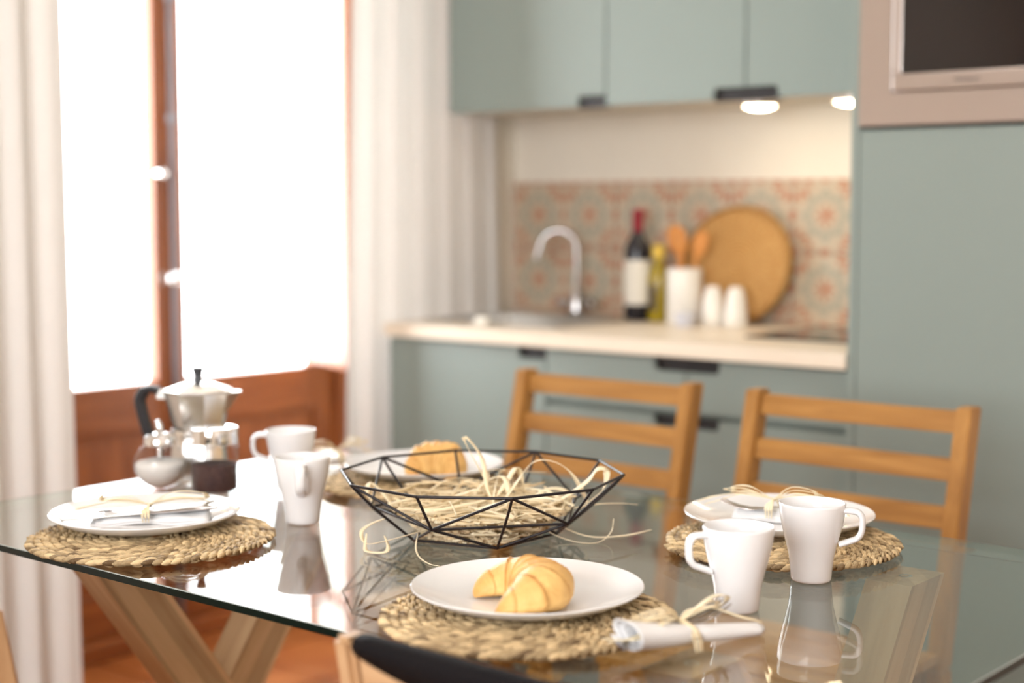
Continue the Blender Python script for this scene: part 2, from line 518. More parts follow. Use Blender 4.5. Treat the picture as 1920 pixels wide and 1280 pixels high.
tag(MB().box(XO, XR + 0.1, YB, YB + 0.12, 0, ZC).build('wall_back', 'wall_paint'), kind='structure')
ww = MB()
pv = [(XO, YF - 0.1), (XW, YF - 0.1), (XW, SPL), (-3.44, DY0), (XO, DY0)]
ww.add([(x, y, 0) for x, y in pv] + [(x, y, ZC) for x, y in pv], [(0, 1, 2, 3, 4), (9, 8, 7, 6, 5)] + [(i, (i + 1) % 5, (i + 1) % 5 + 5, i + 5) for i in range(5)]); ww.box(XO, XW, DY1, YB, 0, ZC); ww.box(XO, XW, SPL - 0.01, DY1, DZ, ZC)
tag(ww.build('wall_left', 'wall_paint'), kind='structure')
tag(MB().box(XR, XR + 0.12, YF - 0.12, YB, 0, ZC).build('wall_right', 'wall_paint'), kind='structure')
wf = MB()                                               # rear wall, behind the camera, with a window opening
RX0, RX1, RZ0, RZ1 = -1.2, 0.6, 0.85, 2.25
wf.box(XO, RX0, YF - 0.12, YF, 0, ZC); wf.box(RX1, XR, YF - 0.12, YF, 0, ZC)
wf.box(RX0, RX1, YF - 0.12, YF, 0, RZ0); wf.box(RX0, RX1, YF - 0.12, YF, RZ1, ZC)
tag(wf.build('wall_front', 'wall_paint'), kind='structure')
tag(MB().box(XO, XR + 0.12, YF - 0.12, YB + 0.12, ZC, ZC + 0.1).build('ceiling', 'ceiling_paint'), kind='structure')
tag(MB().box(XO - 2.2, XO - 0.03, 0.5, 4.8, -0.2, -0.06).build('floor_balcony', 'balcony_stone'), kind='structure')
for k, (x, y) in enumerate(((-1.75, 1.15), (-0.80, 1.15), (-1.75, 2.15), (-0.80, 2.15))):        # recessed ceiling spots, out of frame
    e = empty('trim_%d' % (k + 1), (x, y, ZC), kind='structure')
    MB().lathe([(0.036, 0), (0.05, 0), (0.05, -0.006), (0.036, -0.006)], 32, closed=True).build('spot_ring', 'steel', e, 40)
    MB().lathe([(0.0, -0.002), (0.035, -0.002), (0.035, -0.0005), (0, -0.0005)], 32).build('spot_lens', 'downlight_lens', e, 40)

# ---- French door in the thick wall: two leaves, panel below, glass above
door = empty('door_1', (-3.5, 2.676, 0), kind='structure')
GZ0 = 0.727


def dbox(name, mat, parent, *b, bev=0.004):
    return MB().box(*b, bev=bev).build(name, mat, parent)


HW = (DY1 - DY0) / 2
for sgn in (-1, 1):
    y = lambda a, b: tuple(sorted((sgn * a, sgn * b)))
    lf = empty('door_leaf'); lf.parent = door
    dbox('stile', 'door_wood_Z', lf, -0.025, 0.025, *y(0.003, 0.050), 0.045, DZ - 0.05)
    dbox('stile', 'door_wood_Z', lf, -0.025, 0.025, *y(0.536, 0.610), 0.045, DZ - 0.05)
    dbox('bottom_rail', 'door_wood_Y', lf, -0.0235, 0.0235, *y(0.049, 0.537), 0.045, 0.16)
    dbox('lock_rail', 'door_wood_Y', lf, -0.0235, 0.0235, *y(0.049, 0.537), 0.60, GZ0)
    dbox('top_rail', 'door_wood_Y', lf, -0.0235, 0.0235, *y(0.049, 0.537), DZ - 0.16, DZ - 0.05)
    dbox('panel', 'door_wood_Z', lf, -0.010, 0.010, *y(0.045, 0.540), 0.155, 0.605, bev=0.003)
    dbox('panel_moulding', 'door_wood_Y', lf, 0.006, 0.018, *y(0.049, 0.537), 0.585, 0.602)
    MB().box(-0.004, 0.004, *y(0.046, 0.540), GZ0 - 0.005, DZ - 0.155).build('pane', 'pane_glass', lf)
dbox('meeting_bead', 'door_wood_Z', door, 0.024, 0.036, -0.030, 0.030, 0.05, DZ - 0.05)
MB().tube([(0.045, -0.004, 0.06), (0.045, -0.004, DZ - 0.06)], 0.0085, 12).build('bolt_rod', 'iron_rod', door, 60)
for z in (0.12, 0.55, 1.45, 1.78, 2.1):
    dbox('rod_guide', 'iron_rod', door, 0.034, 0.058, -0.018, 0.010, z - 0.012, z + 0.012, bev=0.002)
MB().lathe([(0.0, 0.052), (0.012, 0.05), (0.019, 0.042), (0.019, 0.034), (0.010, 0.026), (0.008, 0.0), (0.02, -0.002)], 24).build(
    'knob', 'chrome', door, 50, loc=(0.030, -0.020, 1.012), rot=(0, PI / 2, 0))
MB().lathe([(0.0, 0.03), (0.012, 0.026), (0.012, 0.0)], 20).build('keyhole_cover', 'chrome', door, 50, loc=(0.025, -0.038, 1.30), rot=(0, PI / 2, 0))
dbox('threshold', 'door_wood_Y', door, -0.05, 0.085, -HW + 0.002, HW - 0.002, 0.0, 0.045)
for sgn in (-1, 1):
    y0, y1 = sorted((sgn * 0.611, sgn * (HW - 0.001)))
    dbox('jamb', 'door_wood_Z', door, -0.05, 0.05, y0, y1, 0.045, DZ)
dbox('head', 'door_wood_Y', door, -0.05, 0.05, -HW + 0.062, HW - 0.062, DZ - 0.048, DZ)

# ---- small-paned inner leaf, swung open into the recess at the right of the door
hinge = Vector((-3.472, 3.205, 0)); free = Vector((-3.205, 3.105, 0))
Ls = (free - hinge).length; ang = math.atan2(free.y - hinge.y, free.x - hinge.x)
shut = empty('window_1', hinge, ang, kind='structure')
T = 0.014
dbox('stile', 'door_wood_Z', shut, 0, 0.035, -T, T, 0.735, DZ - 0.1)
dbox('stile', 'door_wood_Z', shut, Ls - 0.045, Ls, -T, T, 0.735, DZ - 0.1)
zs = [0.735, 1.095, 1.145, 1.50, 1.55, 1.90, 1.95]
for z0, z1 in ((0.735, 0.80), (1.10, 1.15), (1.42, 1.47), (1.74, 1.79), (DZ - 0.17, DZ - 0.1)):
    dbox('rail', 'door_wood_X', shut, 0.033, Ls - 0.043, -T * 0.92, T * 0.92, z0, z1)
for z0, z1 in ((0.795, 1.105), (1.145, 1.425), (1.465, 1.745), (1.785, DZ - 0.165)):
    MB().box(0.030, Ls - 0.040, -0.006, 0.006, z0, z1, bev=0.002).build('pane', 'shutter_glare', shut)


# ---- curtains
def curtain(name, y0, y1, xc, amp, folds, z0, z1, seed, flare, label):
    rnd = random.Random(seed)
    ny, nz = 150, 40
    ph = [rnd.uniform(0, 6.28) for _ in range(4)]
    m = MB(); vs = []; fs = []
    for j in range(nz + 1):
        tz = j / nz; z = z0 + (z1 - z0) * tz
        for i in range(ny + 1):
            t = i / ny
            a = 2 * PI * folds * t
            am = amp * (0.75 + 0.3 * math.sin(3.1 * t + ph[0])) * (1.0 - 0.25 * tz)
            x = xc + am * (math.sin(a + ph[1] + 0.25 * math.sin(2 * tz)) + 0.35 * math.sin(2.3 * a + ph[2] + tz))
            yy = y0 + (y1 - y0) * t + flare * (1 - tz) * (t - 0.5) + 0.012 * math.sin(a * 1.0 + ph[3])
            vs.append((x, yy, z))
    for j in range(nz):
        for i in range(ny):
            k = j * (ny + 1) + i
            fs.append((k, k + 1, k + ny + 2, k + ny + 1))
    m.add(vs, fs)
    r = empty(name, (0, 0, 0), 0, label, 'curtain', 'linen curtains at the French door')
    c = m.build('cloth', 'curtain_linen', r, 180)
    md = c.modifiers.new('thick', 'SOLIDIFY'); md.thickness = 0.002
    h = MB()
    hem = [(v[0], v[1], v[2]) for v in vs[:ny + 1]]
    h.tube([(x, yy, z + 0.006) for x, yy, z in hem], 0.006, 6, flat=(1.0, 0.5))
    h.build('hem', 'curtain_linen', r, 60)
    return r


curtain('linen_curtain', 1.30, 1.935, -2.87, 0.030, 7, 0.02, 2.5, 3, 0.03,
        'off-white linen curtain left of the glazed door, hanging in front of the table')
curtain('linen_curtain', 2.882, 3.41, -2.936, 0.0140, 6, 0.02, 2.5, 9, 0.15,
        'off-white linen curtain between the glazed door and the green kitchen units')
rod = empty('curtain_rod', (0, 0, 0), 0, 'thin dark metal rod carrying the linen curtains above the door', 'curtain rod')
MB().tube([(-2.90, 1.15, 2.52), (-2.90, 3.35, 2.52)], 0.011, 14).build('pole', 'iron_rod', rod, 60)
for yy in (1.2, 3.32):
    MB().box(XW + 0.0005, -2.90, yy - 0.01, yy + 0.01, 2.51, 2.53).build('bracket', 'iron_rod', rod)

# ================================================================== KITCHEN
UX = [-2.905, -2.366, -1.953, -1.537]
FY = 2.958                                              # front face of the base doors


def front_panel(x0, x1, z0, z1, y, th, notches, name, parent):
    """cabinet front with grip cut-outs: notches = [(xa, xb, 'top'|'bottom', depth, side)]"""
    r = 0.012
    poly = []
    g = 0.0025
    x0 += g; x1 -= g; z0 += g; z1 -= g
    nt = {n[0]: n for n in notches}

    def arc(cx, cz, a0, a1):
        return [(cx + r * math.cos(a), cz + r * math.sin(a)) for a in [a0 + (a1 - a0) * i / 4 for i in range(5)]]
    # counter clockwise from bottom left
    poly.append((x0, z0))
    n = nt.get('bottom')
    if n:
        _, side, w, d = n
        if side == 'R':
            poly += [(x1 - w, z0)] + arc(x1 - w + r, z0 + d - r, PI, PI / 2) + [(x1, z0 + d)]
        else:
            poly[-1] = (x0, z0 + d)
            poly += arc(x0 + w - r, z0 + d - r, PI / 2, 0) + [(x0 + w, z0), (x1, z0)]
    else:
        poly.append((x1, z0))
    n = nt.get('top')
    if n:
        _, side, w, d = n
        if side == 'R':
            poly += [(x1, z1 - d)] + arc(x1 - w + r, z1 - d + r, 3 * PI / 2, PI) + [(x1 - w, z1), (x0, z1)]
        else:
            poly += [(x1, z1), (x0 + w, z1)] + arc(x0 + w - r, z1 - d + r, 0, -PI / 2) + [(x0, z1 - d)]
    else:
        poly += [(x1, z1), (x0, z1)]
    o = MB().prism(poly, y, y + th).build(name, 'sage', parent)
    for (where, side, w, d) in notches:                  # dark grip recess behind the cut-out
        xa, xb = (x1 - w, x1) if side == 'R' else (x0, x0 + w)
        za, zb = (z1 - d, z1) if where == 'top' else (z0, z0 + d)
        MB().box(xa - 0.004, xb + (g if side == 'R' else 0.004), y + th * 0.55, y + th - 0.0005, za - 0.004, zb + 0.002).build('grip_recess', 'black_handle', o)
    return o


GB = 'sage green base units under the worktop'
NW = 0.087
base_labels = ['sage green sink cabinet with a single door, beside the right linen curtain',
               'sage green drawer cabinet behind the left chair, between sink cabinet and hob unit',
               'sage green drawer cabinet under the hob, next to the tall unit']
for k in range(3):
    x0, x1 = UX[k], UX[k + 1]
    e = empty('base_cabinet', ((x0 + x1) / 2, 3.26, 0), 0, base_labels[k], 'cabinet', GB)
    ox, oy = (x0 + x1) / 2, 3.26
    MB().box(x0 - ox + 0.001, x1 - ox - 0.001, FY + 0.021 - oy, YB - 0.002 - oy, 0.10, 0.66 if k == 0 else 0.856).build('carcass', 'sage_edge', e)
    MB().box(x0 - ox + 0.001, x1 - ox - 0.001, FY + 0.06 - oy, FY + 0.075 - oy, 0.0, 0.099).build('plinth', 'sage_edge', e)
    if k == 0:
        MB().box(x0 - ox + 0.001, x1 - ox - 0.001, FY + 0.021 - oy, FY + 0.04 - oy, 0.6605, 0.856).build('front_rail', 'sage_edge', e)
        front_panel(x0 - ox, x1 - ox, 0.10, 0.862, FY - oy, 0.02, [('top', 'R', NW, 0.028)], 'cabinet_door', e)
    else:
        side = 'R' if k == 1 else 'L'
        front_panel(x0 - ox, x1 - ox, 0.735, 0.862, FY - oy, 0.02, [('top', side, NW, 0.030)], 'drawer', e)
        front_panel(x0 - ox, x1 - ox, 0.42, 0.726, FY - oy, 0.02, [('top', side, NW, 0.024)], 'drawer', e)
        front_panel(x0 - ox, x1 - ox, 0.10, 0.412, FY - oy, 0.02, [('top', side, NW, 0.024)], 'drawer', e)
# worktop, one slab with the sink cut-out
SX0, SX1, SY0, SY1 = -2.86, -2.44, 3.08, 3.41
wt = MB()
WF = 2.936
for b in ((-2.905, SX0, WF, YB - 0.001), (SX1, -1.5385, WF, YB - 0.001), (SX0, SX1, WF, SY0), (SX0, SX1, SY1, YB - 0.001)):
    wt.box(*b, 0.866, 0.90)
tag(wt.build('worktop', 'worktop'), 'pale cream worktop running over the green base cabinets', 'worktop')
sk = empty('kitchen_sink', ((SX0 + SX1) / 2, (SY0 + SY1) / 2, 0.9), 0, 'stainless steel sink set into the pale worktop near the corner', 'sink')
sx, sy = (SX1 - SX0) / 2, (SY1 - SY0) / 2
m = MB()
w = 0.018
for b in ((-sx - w, sx + w, -sy - w, -sy + 0.008), (-sx - w, sx + w, sy - 0.008, sy + w), (-sx - w, -sx + 0.008, -sy + 0.008, sy - 0.008), (sx - 0.008, sx + w, -sy + 0.008, sy - 0.008)):
    m.box(*b, 0.0005, 0.005)
m.build('rim', 'sink_steel', sk)
m = MB()
a, b2, dz = sx - 0.004, sy - 0.004, -0.15
vs = [(-a, -b2, 0), (a, -b2, 0), (a, b2, 0), (-a, b2, 0)] + [(x * 0.94, y * 0.94, dz) for x, y in ((-a, -b2), (a, -b2), (a, b2), (-a, b2))]
m.add(vs, [(0, 1, 5, 4), (1, 2, 6, 5), (2, 3, 7, 6), (3, 0, 4, 7), (4, 5, 6, 7)])
m.build('basin', 'sink_steel', sk)
MB().lathe([(0, 0.006), (0.03, 0.005), (0.04, 0.001), (0.04, 0)], 24, (0, 0, dz)).build('drain', 'chrome', sk, 50)

fx, fy = -2.668, 3.475
fa = empty('kitchen_faucet', (fx, fy, 0.9), 0, 'chrome two-handle faucet with a high curved spout behind the sink', 'faucet')
MB().lathe([(0.0, 0.0), (0.030, 0.0), (0.030, 0.008), (0.022, 0.014), (0.020, 0.06), (0.014, 0.075), (0.0, 0.078)], 28).build('body', 'tap_chrome', fa, 40)
P = [(0, 0, 0.06), (0, 0, 0.19)]
for k in range(1, 13):
    a = PI * k / 12 * 0.92
    P.append((-0.052 * (1 - math.cos(a)) * 0.85, -0.052 * (1 - math.cos(a)) * 0.55, 0.19 + 0.052 * math.sin(a)))
P.append((P[-1][0] - 0.006, P[-1][1] - 0.004, P[-1][2] - 0.028))
MB().tube(P, 0.0078, 14).build('spout', 'tap_chrome', fa, 60)
MB().tube([P[-1], (P[-1][0] - 0.002, P[-1][1] - 0.001, P[-1][2] - 0.016)], 0.0100, 14).build('aerator', 'tap_chrome', fa, 50)
for sgn in (-1, 1):
    h = MB().tube([(0, 0, 0.036), (sgn * 0.046, -0.004, 0.036)], 0.012, 14).build('valve', 'tap_chrome', fa, 50)
    m = MB()
    for k in range(4):
        a = k * PI / 2 + 0.4
        m.tube([(sgn * 0.056, -0.004, 0.036), (sgn * 0.056, -0.004 + 0.021 * math.cos(a), 0.036 + 0.021 * math.sin(a))], [0.006, 0.0045], 8)
    m.lathe([(0, -0.012), (0.010, -0.010), (0.010, 0.010), (0, 0.012)], 16, (sgn * 0.056, -0.004, 0.036))
    m.build('cross_handle', 'tap_chrome', h, 50)

# ---- tiles: 2 rows, each tile an object
bs = empty('trim_5', (0, YB, 0), kind='structure')
MB().box(XW + 0.001, -1.5385, -0.003, -0.0003, 0.901, 1.281).build('grout', 'tile_grout', bs)
t_me = MB().box(-0.0938, 0.0938, -0.009, -0.0005, -0.0938, 0.0938, bev=0.0015).mesh('wall_tile', 'patterned_tile')
cut = MB().box(-0.0938, 0.0105, -0.009, -0.0005, -0.0938, 0.0938, bev=0.0015).mesh('wall_tile_cut', 'patterned_tile')
for i in range(8):
    for j in range(2):
        x = -2.9735 + 0.095 + i * 0.19 + 0.0005
        if i == 7: link('wall_tile', cut, bs, (x, -0.0026, 0.996 + j * 0.19))
        else: link('wall_tile', t_me, bs, (max(x, XW + 0.0955), -0.0026, 0.996 + j * 0.19))

# ---- hob
hb = empty('induction_hob', (-1.75, 3.30, 0.9), 0, 'black glass hob set on the worktop beside the tall unit', 'hob')
MB().box(-0.165, 0.165, -0.15, 0.19, 0.0005, 0.006, bev=0.002).build('glass_plate', 'black_glass', hb)
for (x, y, r) in ((-0.06, -0.06, 0.07), (0.05, 0.09, 0.085)):
    MB().lathe([(r, 0.0063), (r + 0.003, 0.0063), (r + 0.003, 0.0066), (r, 0.0066)], 40, (x, y, 0), closed=True).build('cooking_zone', 'burner_ring', hb)

# ---- wall cabinets
UY = 3.20
GU = 'sage green wall cabinets above the tiles'
upl = ['sage green wall cabinet nearest the linen curtain', 'middle sage green wall cabinet, between the two door gaps',
       'sage green wall cabinet beside the microwave column']
for k in range(3):
    x0, x1 = UX[k], UX[k + 1]
    ox, oy, oz = (x0 + x1) / 2, 3.38, 1.465
    e = empty('wall_cabinet', (ox, oy, oz), 0, upl[k], 'cabinet', GU)
    MB().box(x0 - ox + 0.0008, x1 - ox - 0.0008, UY + 0.021 - oy, YB - 0.001 - oy, 0.003, 0.80).build('carcass', 'carcass', e)
    nts = [[('bottom', 'R', NW, 0.028)], [('bottom', 'R', NW, 0.028)], [('bottom', 'L', NW, 0.028)]][k]
    front_panel(x0 - ox, x1 - ox, -0.001, 0.80, UY - oy, 0.02, nts, 'cabinet_door', e)
GL = 'round lamps under the wall cabinets'
for (x, lab) in ((-1.99, 'lit round lamp under the wall cabinets, left of the two'), (-1.742, 'lit round lamp under the wall cabinets, beside the tall unit')):
    e = empty('cabinet_lamp', (x, 3.33, 1.468), 0, lab, 'lamp', GL)
    MB().lathe([(0.0, 0.0), (0.046, 0.0), (0.046, -0.010), (0.041, -0.012), (0.041, -0.002), (0, -0.002)], 36).build('housing', 'steel', e, 40)
    MB().lathe([(0.0, -0.022), (0.020, -0.020), (0.034, -0.015), (0.0405, -0.009), (0.0405, -0.003), (0, -0.003)], 36).build('lens', 'lamp_lens', e, 50)

# ---- tall unit with the microwave
TX0, TX1, TY = -1.536, -0.93, 2.94
tu = empty('tall_cabinet', ((TX0 + TX1) / 2, 3.25, 0), 0, 'tall sage green unit housing the microwave at the right', 'cabinet')
ox, oy = (TX0 + TX1) / 2, 3.25
hw = (TX1 - TX0) / 2
MB().box(-hw, -hw + 0.018, TY - oy, YB - 0.001 - oy, 0.0, 2.40).build('side_panel', 'sage', tu)
MB().box(hw - 0.018, hw, TY - oy, YB - 0.001 - oy, 0.0, 2.40).build('side_panel', 'sage', tu)
MB().box(-hw + 0.0185, hw - 0.0185, 3.5 - oy, YB - 0.002 - oy, 0.0, 2.4).build('back_panel', 'carcass', tu)
MB().box(-hw + 0.0185, hw - 0.0185, TY + 0.03 - oy, 3.5 - oy, 1.345, 1.362).build('shelf', 'carcass', tu)
MB().box(-hw + 0.0185, hw - 0.0185, TY + 0.03 - oy, 3.5 - oy, 1.80, 1.818).build('shelf', 'carcass', tu)
MB().box(-hw + 0.0185, hw - 0.0185, TY + 0.05 - oy, TY + 0.065 - oy, 0, 0.098).build('plinth', 'sage_edge', tu)
front_panel(-hw + 0.018, hw - 0.018, 0.10, 1.370, TY - oy, 0.02, [], 'cabinet_door', tu)
front_panel(-hw + 0.018, hw - 0.018, 1.80, 2.40, TY - oy, 0.02, [], 'cabinet_door', tu)
mw = empty('microwave', (ox, TY, 1.375), 0, 'built-in stainless microwave with a dark glass door', 'microwave')
W = hw - 0.020
MB().box(-W + 0.02, W - 0.02, 0.012, 0.40, 0.012, 0.40).build('casing', 'steel', mw)
m = MB()
H_ = 0.415
for b in ((-W, W, 0.0, 0.064), (-W, W, H_ - 0.045, H_), (-W, -W + 0.072, 0.064, H_ - 0.045), (W - 0.072, W, 0.064, H_ - 0.045)):
    m.box(b[0], b[1], -0.010, 0.012, b[2], b[3])
m.build('trim_frame', 'steel', mw)
m = MB()
dx0, dx1, dz0, dz1 = -W + 0.076, W - 0.076, 0.068, H_ - 0.049
fr = 0.020
for b in ((dx0, dx1, dz0, dz0 + 0.034), (dx0, dx1, dz1 - fr, dz1), (dx0, dx0 + fr, dz0 + 0.034, dz1 - fr), (dx1 - fr, dx1, dz0 + 0.034, dz1 - fr)):
    m.box(b[0], b[1], -0.016, 0.010, b[2], b[3], bev=0.002)
md = m.build('door_frame', 'steel', mw)
MB().box(dx0 + fr, dx1 - fr, -0.013, 0.0, dz0 + 0.034, dz1 - fr).build('door_glass', 'oven_glass', mw)
tcu = bpy.data.curves.new('logo', 'FONT'); tcu.body = 'Whirlpool'; tcu.size = 0.0125; tcu.align_x = 'CENTER'; tcu.align_y = 'CENTER'
tcu.extrude = 0.0003; tcu.materials.append(MATS['logo_ink'])
to = bpy.data.objects.new('logo_tmp', tcu); COL.objects.link(to)
lme = bpy.data.meshes.new_from_object(to.evaluated_get(bpy.context.evaluated_depsgraph_get())); bpy.data.objects.remove(to)
to = bpy.data.objects.new('logo', lme); COL.objects.link(to); to.parent = md
to.location = (-1.28 - ox, -0.0164, dz0 + 0.017); to.rotation_euler = (PI / 2, 0, 0)

# ---- things on the worktop
WZ = 0.9005
e = empty('wine_bottle', (-2.425, 3.43, WZ), 0, 'dark wine bottle with red capsule and cream label', 'bottle')
MB().lathe([(0, 0.0), (0.034, 0), (0.0365, 0.004), (0.0365, 0.185), (0.033, 0.205), (0.018, 0.232), (0.0145, 0.245), (0.0145, 0.30), (0, 0.30)], 36).build('glass_body', 'wine_glass_dark', e, 50)
MB().lathe([(0.0369, 0.045), (0.0372, 0.045), (0.0372, 0.165), (0.0369, 0.165)], 36, closed=True).build('label', 'paper_label', e, 50)
MB().lathe([(0, 0.303), (0.0160, 0.302), (0.0165, 0.29), (0.0152, 0.288), (0.0152, 0.228), (0.0148, 0.228), (0.0148, 0.30)], 28).build('capsule', 'capsule_red', e, 50)
e = empty('oil_bottle', (-2.362, 3.44, WZ), 0, 'small olive oil bottle with yellow cap beside the wine bottle', 'bottle')
MB().lathe([(0, 0), (0.026, 0), (0.028, 0.004), (0.028, 0.12), (0.024, 0.138), (0.0125, 0.158), (0.0125, 0.178), (0, 0.178)], 32).build('glass_body', 'olive_oil', e, 50)
MB().box(-0.012, 0.012, -0.0295, -0.026, 0.03, 0.10).build('label', 'dark_label', e)
MB().lathe([(0, 0.207), (0.016, 0.206), (0.018, 0.203), (0.018, 0.172), (0, 0.172)], 28).build('cap', 'cap_yellow', e, 40)
HX, HY = -2.262, 3.413
m = MB().lathe([(0, 0.004), (0.042, 0.004), (0.0415, 0.145), (0.0455, 0.147), (0.0465, 0.144), (0.0465, 0.003), (0.044, 0), (0, 0)], 40)
tag(m.build('utensil_holder', 'white_ceramic', None, 40, loc=(HX, HY, WZ)), 'white cylindrical pot holding wooden utensils on the worktop', 'pot')
GW = 'wooden utensils standing in the white pot'
for k, (dx, dy, tx, ty, hgt, wd, kind) in enumerate(((-0.012, 0.002, -0.040, 0.008, 0.262, 0.024, 'broad orange-brown wooden spatula in the white pot'),
                                                     (0.004, -0.010, -0.012, -0.006, 0.255, 0.019, 'narrow wooden spoon in the middle of the white pot'),
                                                     (0.018, 0.006, 0.052, 0.012, 0.245, 0.020, 'wooden spoon leaning right in the white pot'))):
    e = empty('wooden_utensil', (HX, HY, WZ), 0, kind, 'utensil', GW)
    b0, b1 = Vector((-dx * 0.7, -dy * 0.7, 0.012)), Vector((tx, ty, hgt))
    dv = b1 - b0
    MB().tube([b0, b0 + dv * 0.35, b0 + dv * 0.72], [0.0055, 0.005, 0.0055], 10).build('handle', 'utensil_wood', e, 60)
    MB().tube([b0 + dv * (0.70 + 0.3 * i / 8) for i in range(9)],
              [0.35 * wd, 0.6 * wd, 0.9 * wd, wd, wd, wd, 0.95 * wd, 0.75 * wd, 0.3 * wd], 14, flat=(0.22, 1.0, (0.35, -1, 0))).build('blade' if k == 0 else 'bowl', 'utensil_wood', e, 60)
m = MB()
rings = 15; R0 = 0.158
prof = []
for k in range(rings):
    for q in range(5):
        r = R0 * (k + q / 5) / rings
        prof.append((r, 0.010 + 0.0035 * math.sin(PI * q / 5) + (0.012 if k == rings - 1 else 0.0) * math.sin(PI * min(1, q / 4))))
prof += [(R0, 0.008), (R0 * 0.99, 0.0), (0.0, 0.0)]
m.lathe(prof, 72)
for i in range(len(m.t)):
    x, y, z = m.v[i]
    m.t[i] = 0.55 + 0.35 * math.sin(34 * math.atan2(y, x) + 40 * math.hypot(x, y) * 3) * random.random() + random.uniform(-0.25, 0.25)
tr = tag(m.build('woven_tray', 'tray_straw', None, 50), 'round coiled straw tray leaning against the patterned tiles', 'tray')
tl = math.radians(80)
tr.rotation_euler = (tl, 0, math.radians(4))
tr.location = (-2.158, 3.512, WZ + R0 * math.sin(tl) + 0.0005)
shk = MB().lathe([(0, 0), (0.028, 0), (0.0305, 0.003), (0.030, 0.03), (0.0245, 0.075), (0.0185, 0.097), (0.014, 0.103), (0, 0.104)], 32).mesh('shaker_body', 'white_ceramic', 50)
hol = MB()
for k in range(5):
    hol.lathe([(0, 0.1052), (0.0012, 0.1050), (0.0012, 0.1035), (0, 0.1035)], 8, (0.006 * math.cos(k * 1.257), 0.006 * math.sin(k * 1.257), 0))
hol_me = hol.mesh('shaker_holes', 'black_plastic')
for (x, lab) in ((-2.164, 'white tapered shaker next to the utensil pot'), (-2.095, 'white tapered shaker nearer the tall unit')):
    e = empty('salt_shaker', (x, 3.40, WZ), 0, lab, 'shaker', 'white shakers on the worktop')
    link('body', shk, e); link('holes', hol_me, e)
e = tag(MB().lathe([(0, 0.003), (0.017, 0.003), (0.026, 0.034), (0.028, 0.035), (0.0285, 0.033), (0.020, 0.0), (0, 0)], 32).build(
    'small_bowl', 'blue_glaze', None, 50, loc=(-2.208, 3.335, WZ)), 'little pale glazed bowl in front of the utensil pot', 'bowl')
e = tag(MB().box(-0.020, 0.020, -0.013, 0.013, 0, 0.022, bev=0.006).build('sponge', 'sponge', None, 60, loc=(-2.64, 3.035, WZ)),
        'small pale sponge on the front edge of the sink', 'sponge')

# ================================================================== TABLE
ZT = 0.745
TBX0, TBX1, TBY0, TBY1 = -2.168, -0.598, 1.154, 2.035
CX, CY = (TBX0 + TBX1) / 2, (TBY0 + TBY1) / 2
tb = empty('glass_table', (CX, CY, 0), 0, 'clear glass dining table on crossed oak trestles', 'table')
a, b = (TBX1 - TBX0) / 2, (TBY1 - TBY0) / 2
m = MB()
rc = 0.012
pts = []
for (cx, cy, a0) in ((a - rc, b - rc, 0), (-a + rc, b - rc, PI / 2), (-a + rc, -b + rc, PI), (a - rc, -b + rc, 3 * PI / 2)):
    for k in range(5):
        an = a0 + k * PI / 8
        pts.append((cx + rc * math.cos(an), cy + rc * math.sin(an)))
n = len(pts)
ch = 0.0011                                               # arris along the top edge, its pale colour standing in for a glint
def inset(d): return [(x - math.copysign(min(d, abs(x)), x), y - math.copysign(min(d, abs(y)), y)) for x, y in pts]
vs = [(x, y, ZT) for x, y in inset(ch)] + [(x, y, ZT - ch) for x, y in pts] + [(x, y, ZT - 0.010) for x, y in pts]
m.add(vs, [tuple(range(n))], mi=0); m.f.append(tuple(range(3 * n - 1, 2 * n - 1, -1))); m.mi.append(0)
for i in range(n):
    j = (i + 1) % n
    m.f.append((i, i + n, j + n, j)); m.mi.append(2)
    m.f.append((i + n, i + 2 * n, j + 2 * n, j + n)); m.mi.append(1)
m.build('glass_top', ['table_glass', 'glass_edge', 'arris_glint'], tb)
# crossed beams: each beam built along its own z, then turned about x
TW, TD = 0.064, 0.078
for X in (-1.95, -0.866):
    tre = empty('trestle', (X - CX, 0, 0)); tre.parent = tb
    for s_, dxx in ((1, 0.0), (-1, 0.0)):
        yt, yb = -0.0165 - 0.25 * s_, -0.0165 + 0.27 * s_
        zt = ZT - 0.0105
        L = math.hypot(yb - yt, zt)
        ang = math.atan2(-(yt - yb), zt)
        nn = MB()
        # ends cut level with floor and glass
        tl = TD / 2 / math.cos(ang); k = math.tan(ang)
        h = TD / 2
        q = [(-h, h * k), (h, -h * k), (h, L - h * k), (-h, L + h * k)]
        xs = (-TW / 2, TW / 2) if s_ == 1 else (-TW / 2 + 0.0003, TW / 2 - 0.0003)
        vs = [(x, yy, zz) for x in xs for yy, zz in q]
        nn.add(vs, [(0, 1, 2, 3), (7, 6, 5, 4), (0, 4, 5, 1), (1, 5, 6, 2), (2, 6, 7, 3), (3, 7, 4, 0)])
        o = nn.build('beam', 'trestle_wood', tre, None, (0, yb, 0), (ang, 0, 0))
        MB().lathe([(0, 0), (0.009, 0), (0.009, 0.0008), (0.006, 0.0009), (0.004, 0.0004), (0, 0.0004)], 20, (0, yt, zt - 0.0006)).build('screw', 'sink_steel', tre, 40)
MB().box(-0.532, 0.485, -0.0365, 0.0035, 0.33, 0.40, bev=0.004).build('stretcher', 'pale_oak_X', tb)

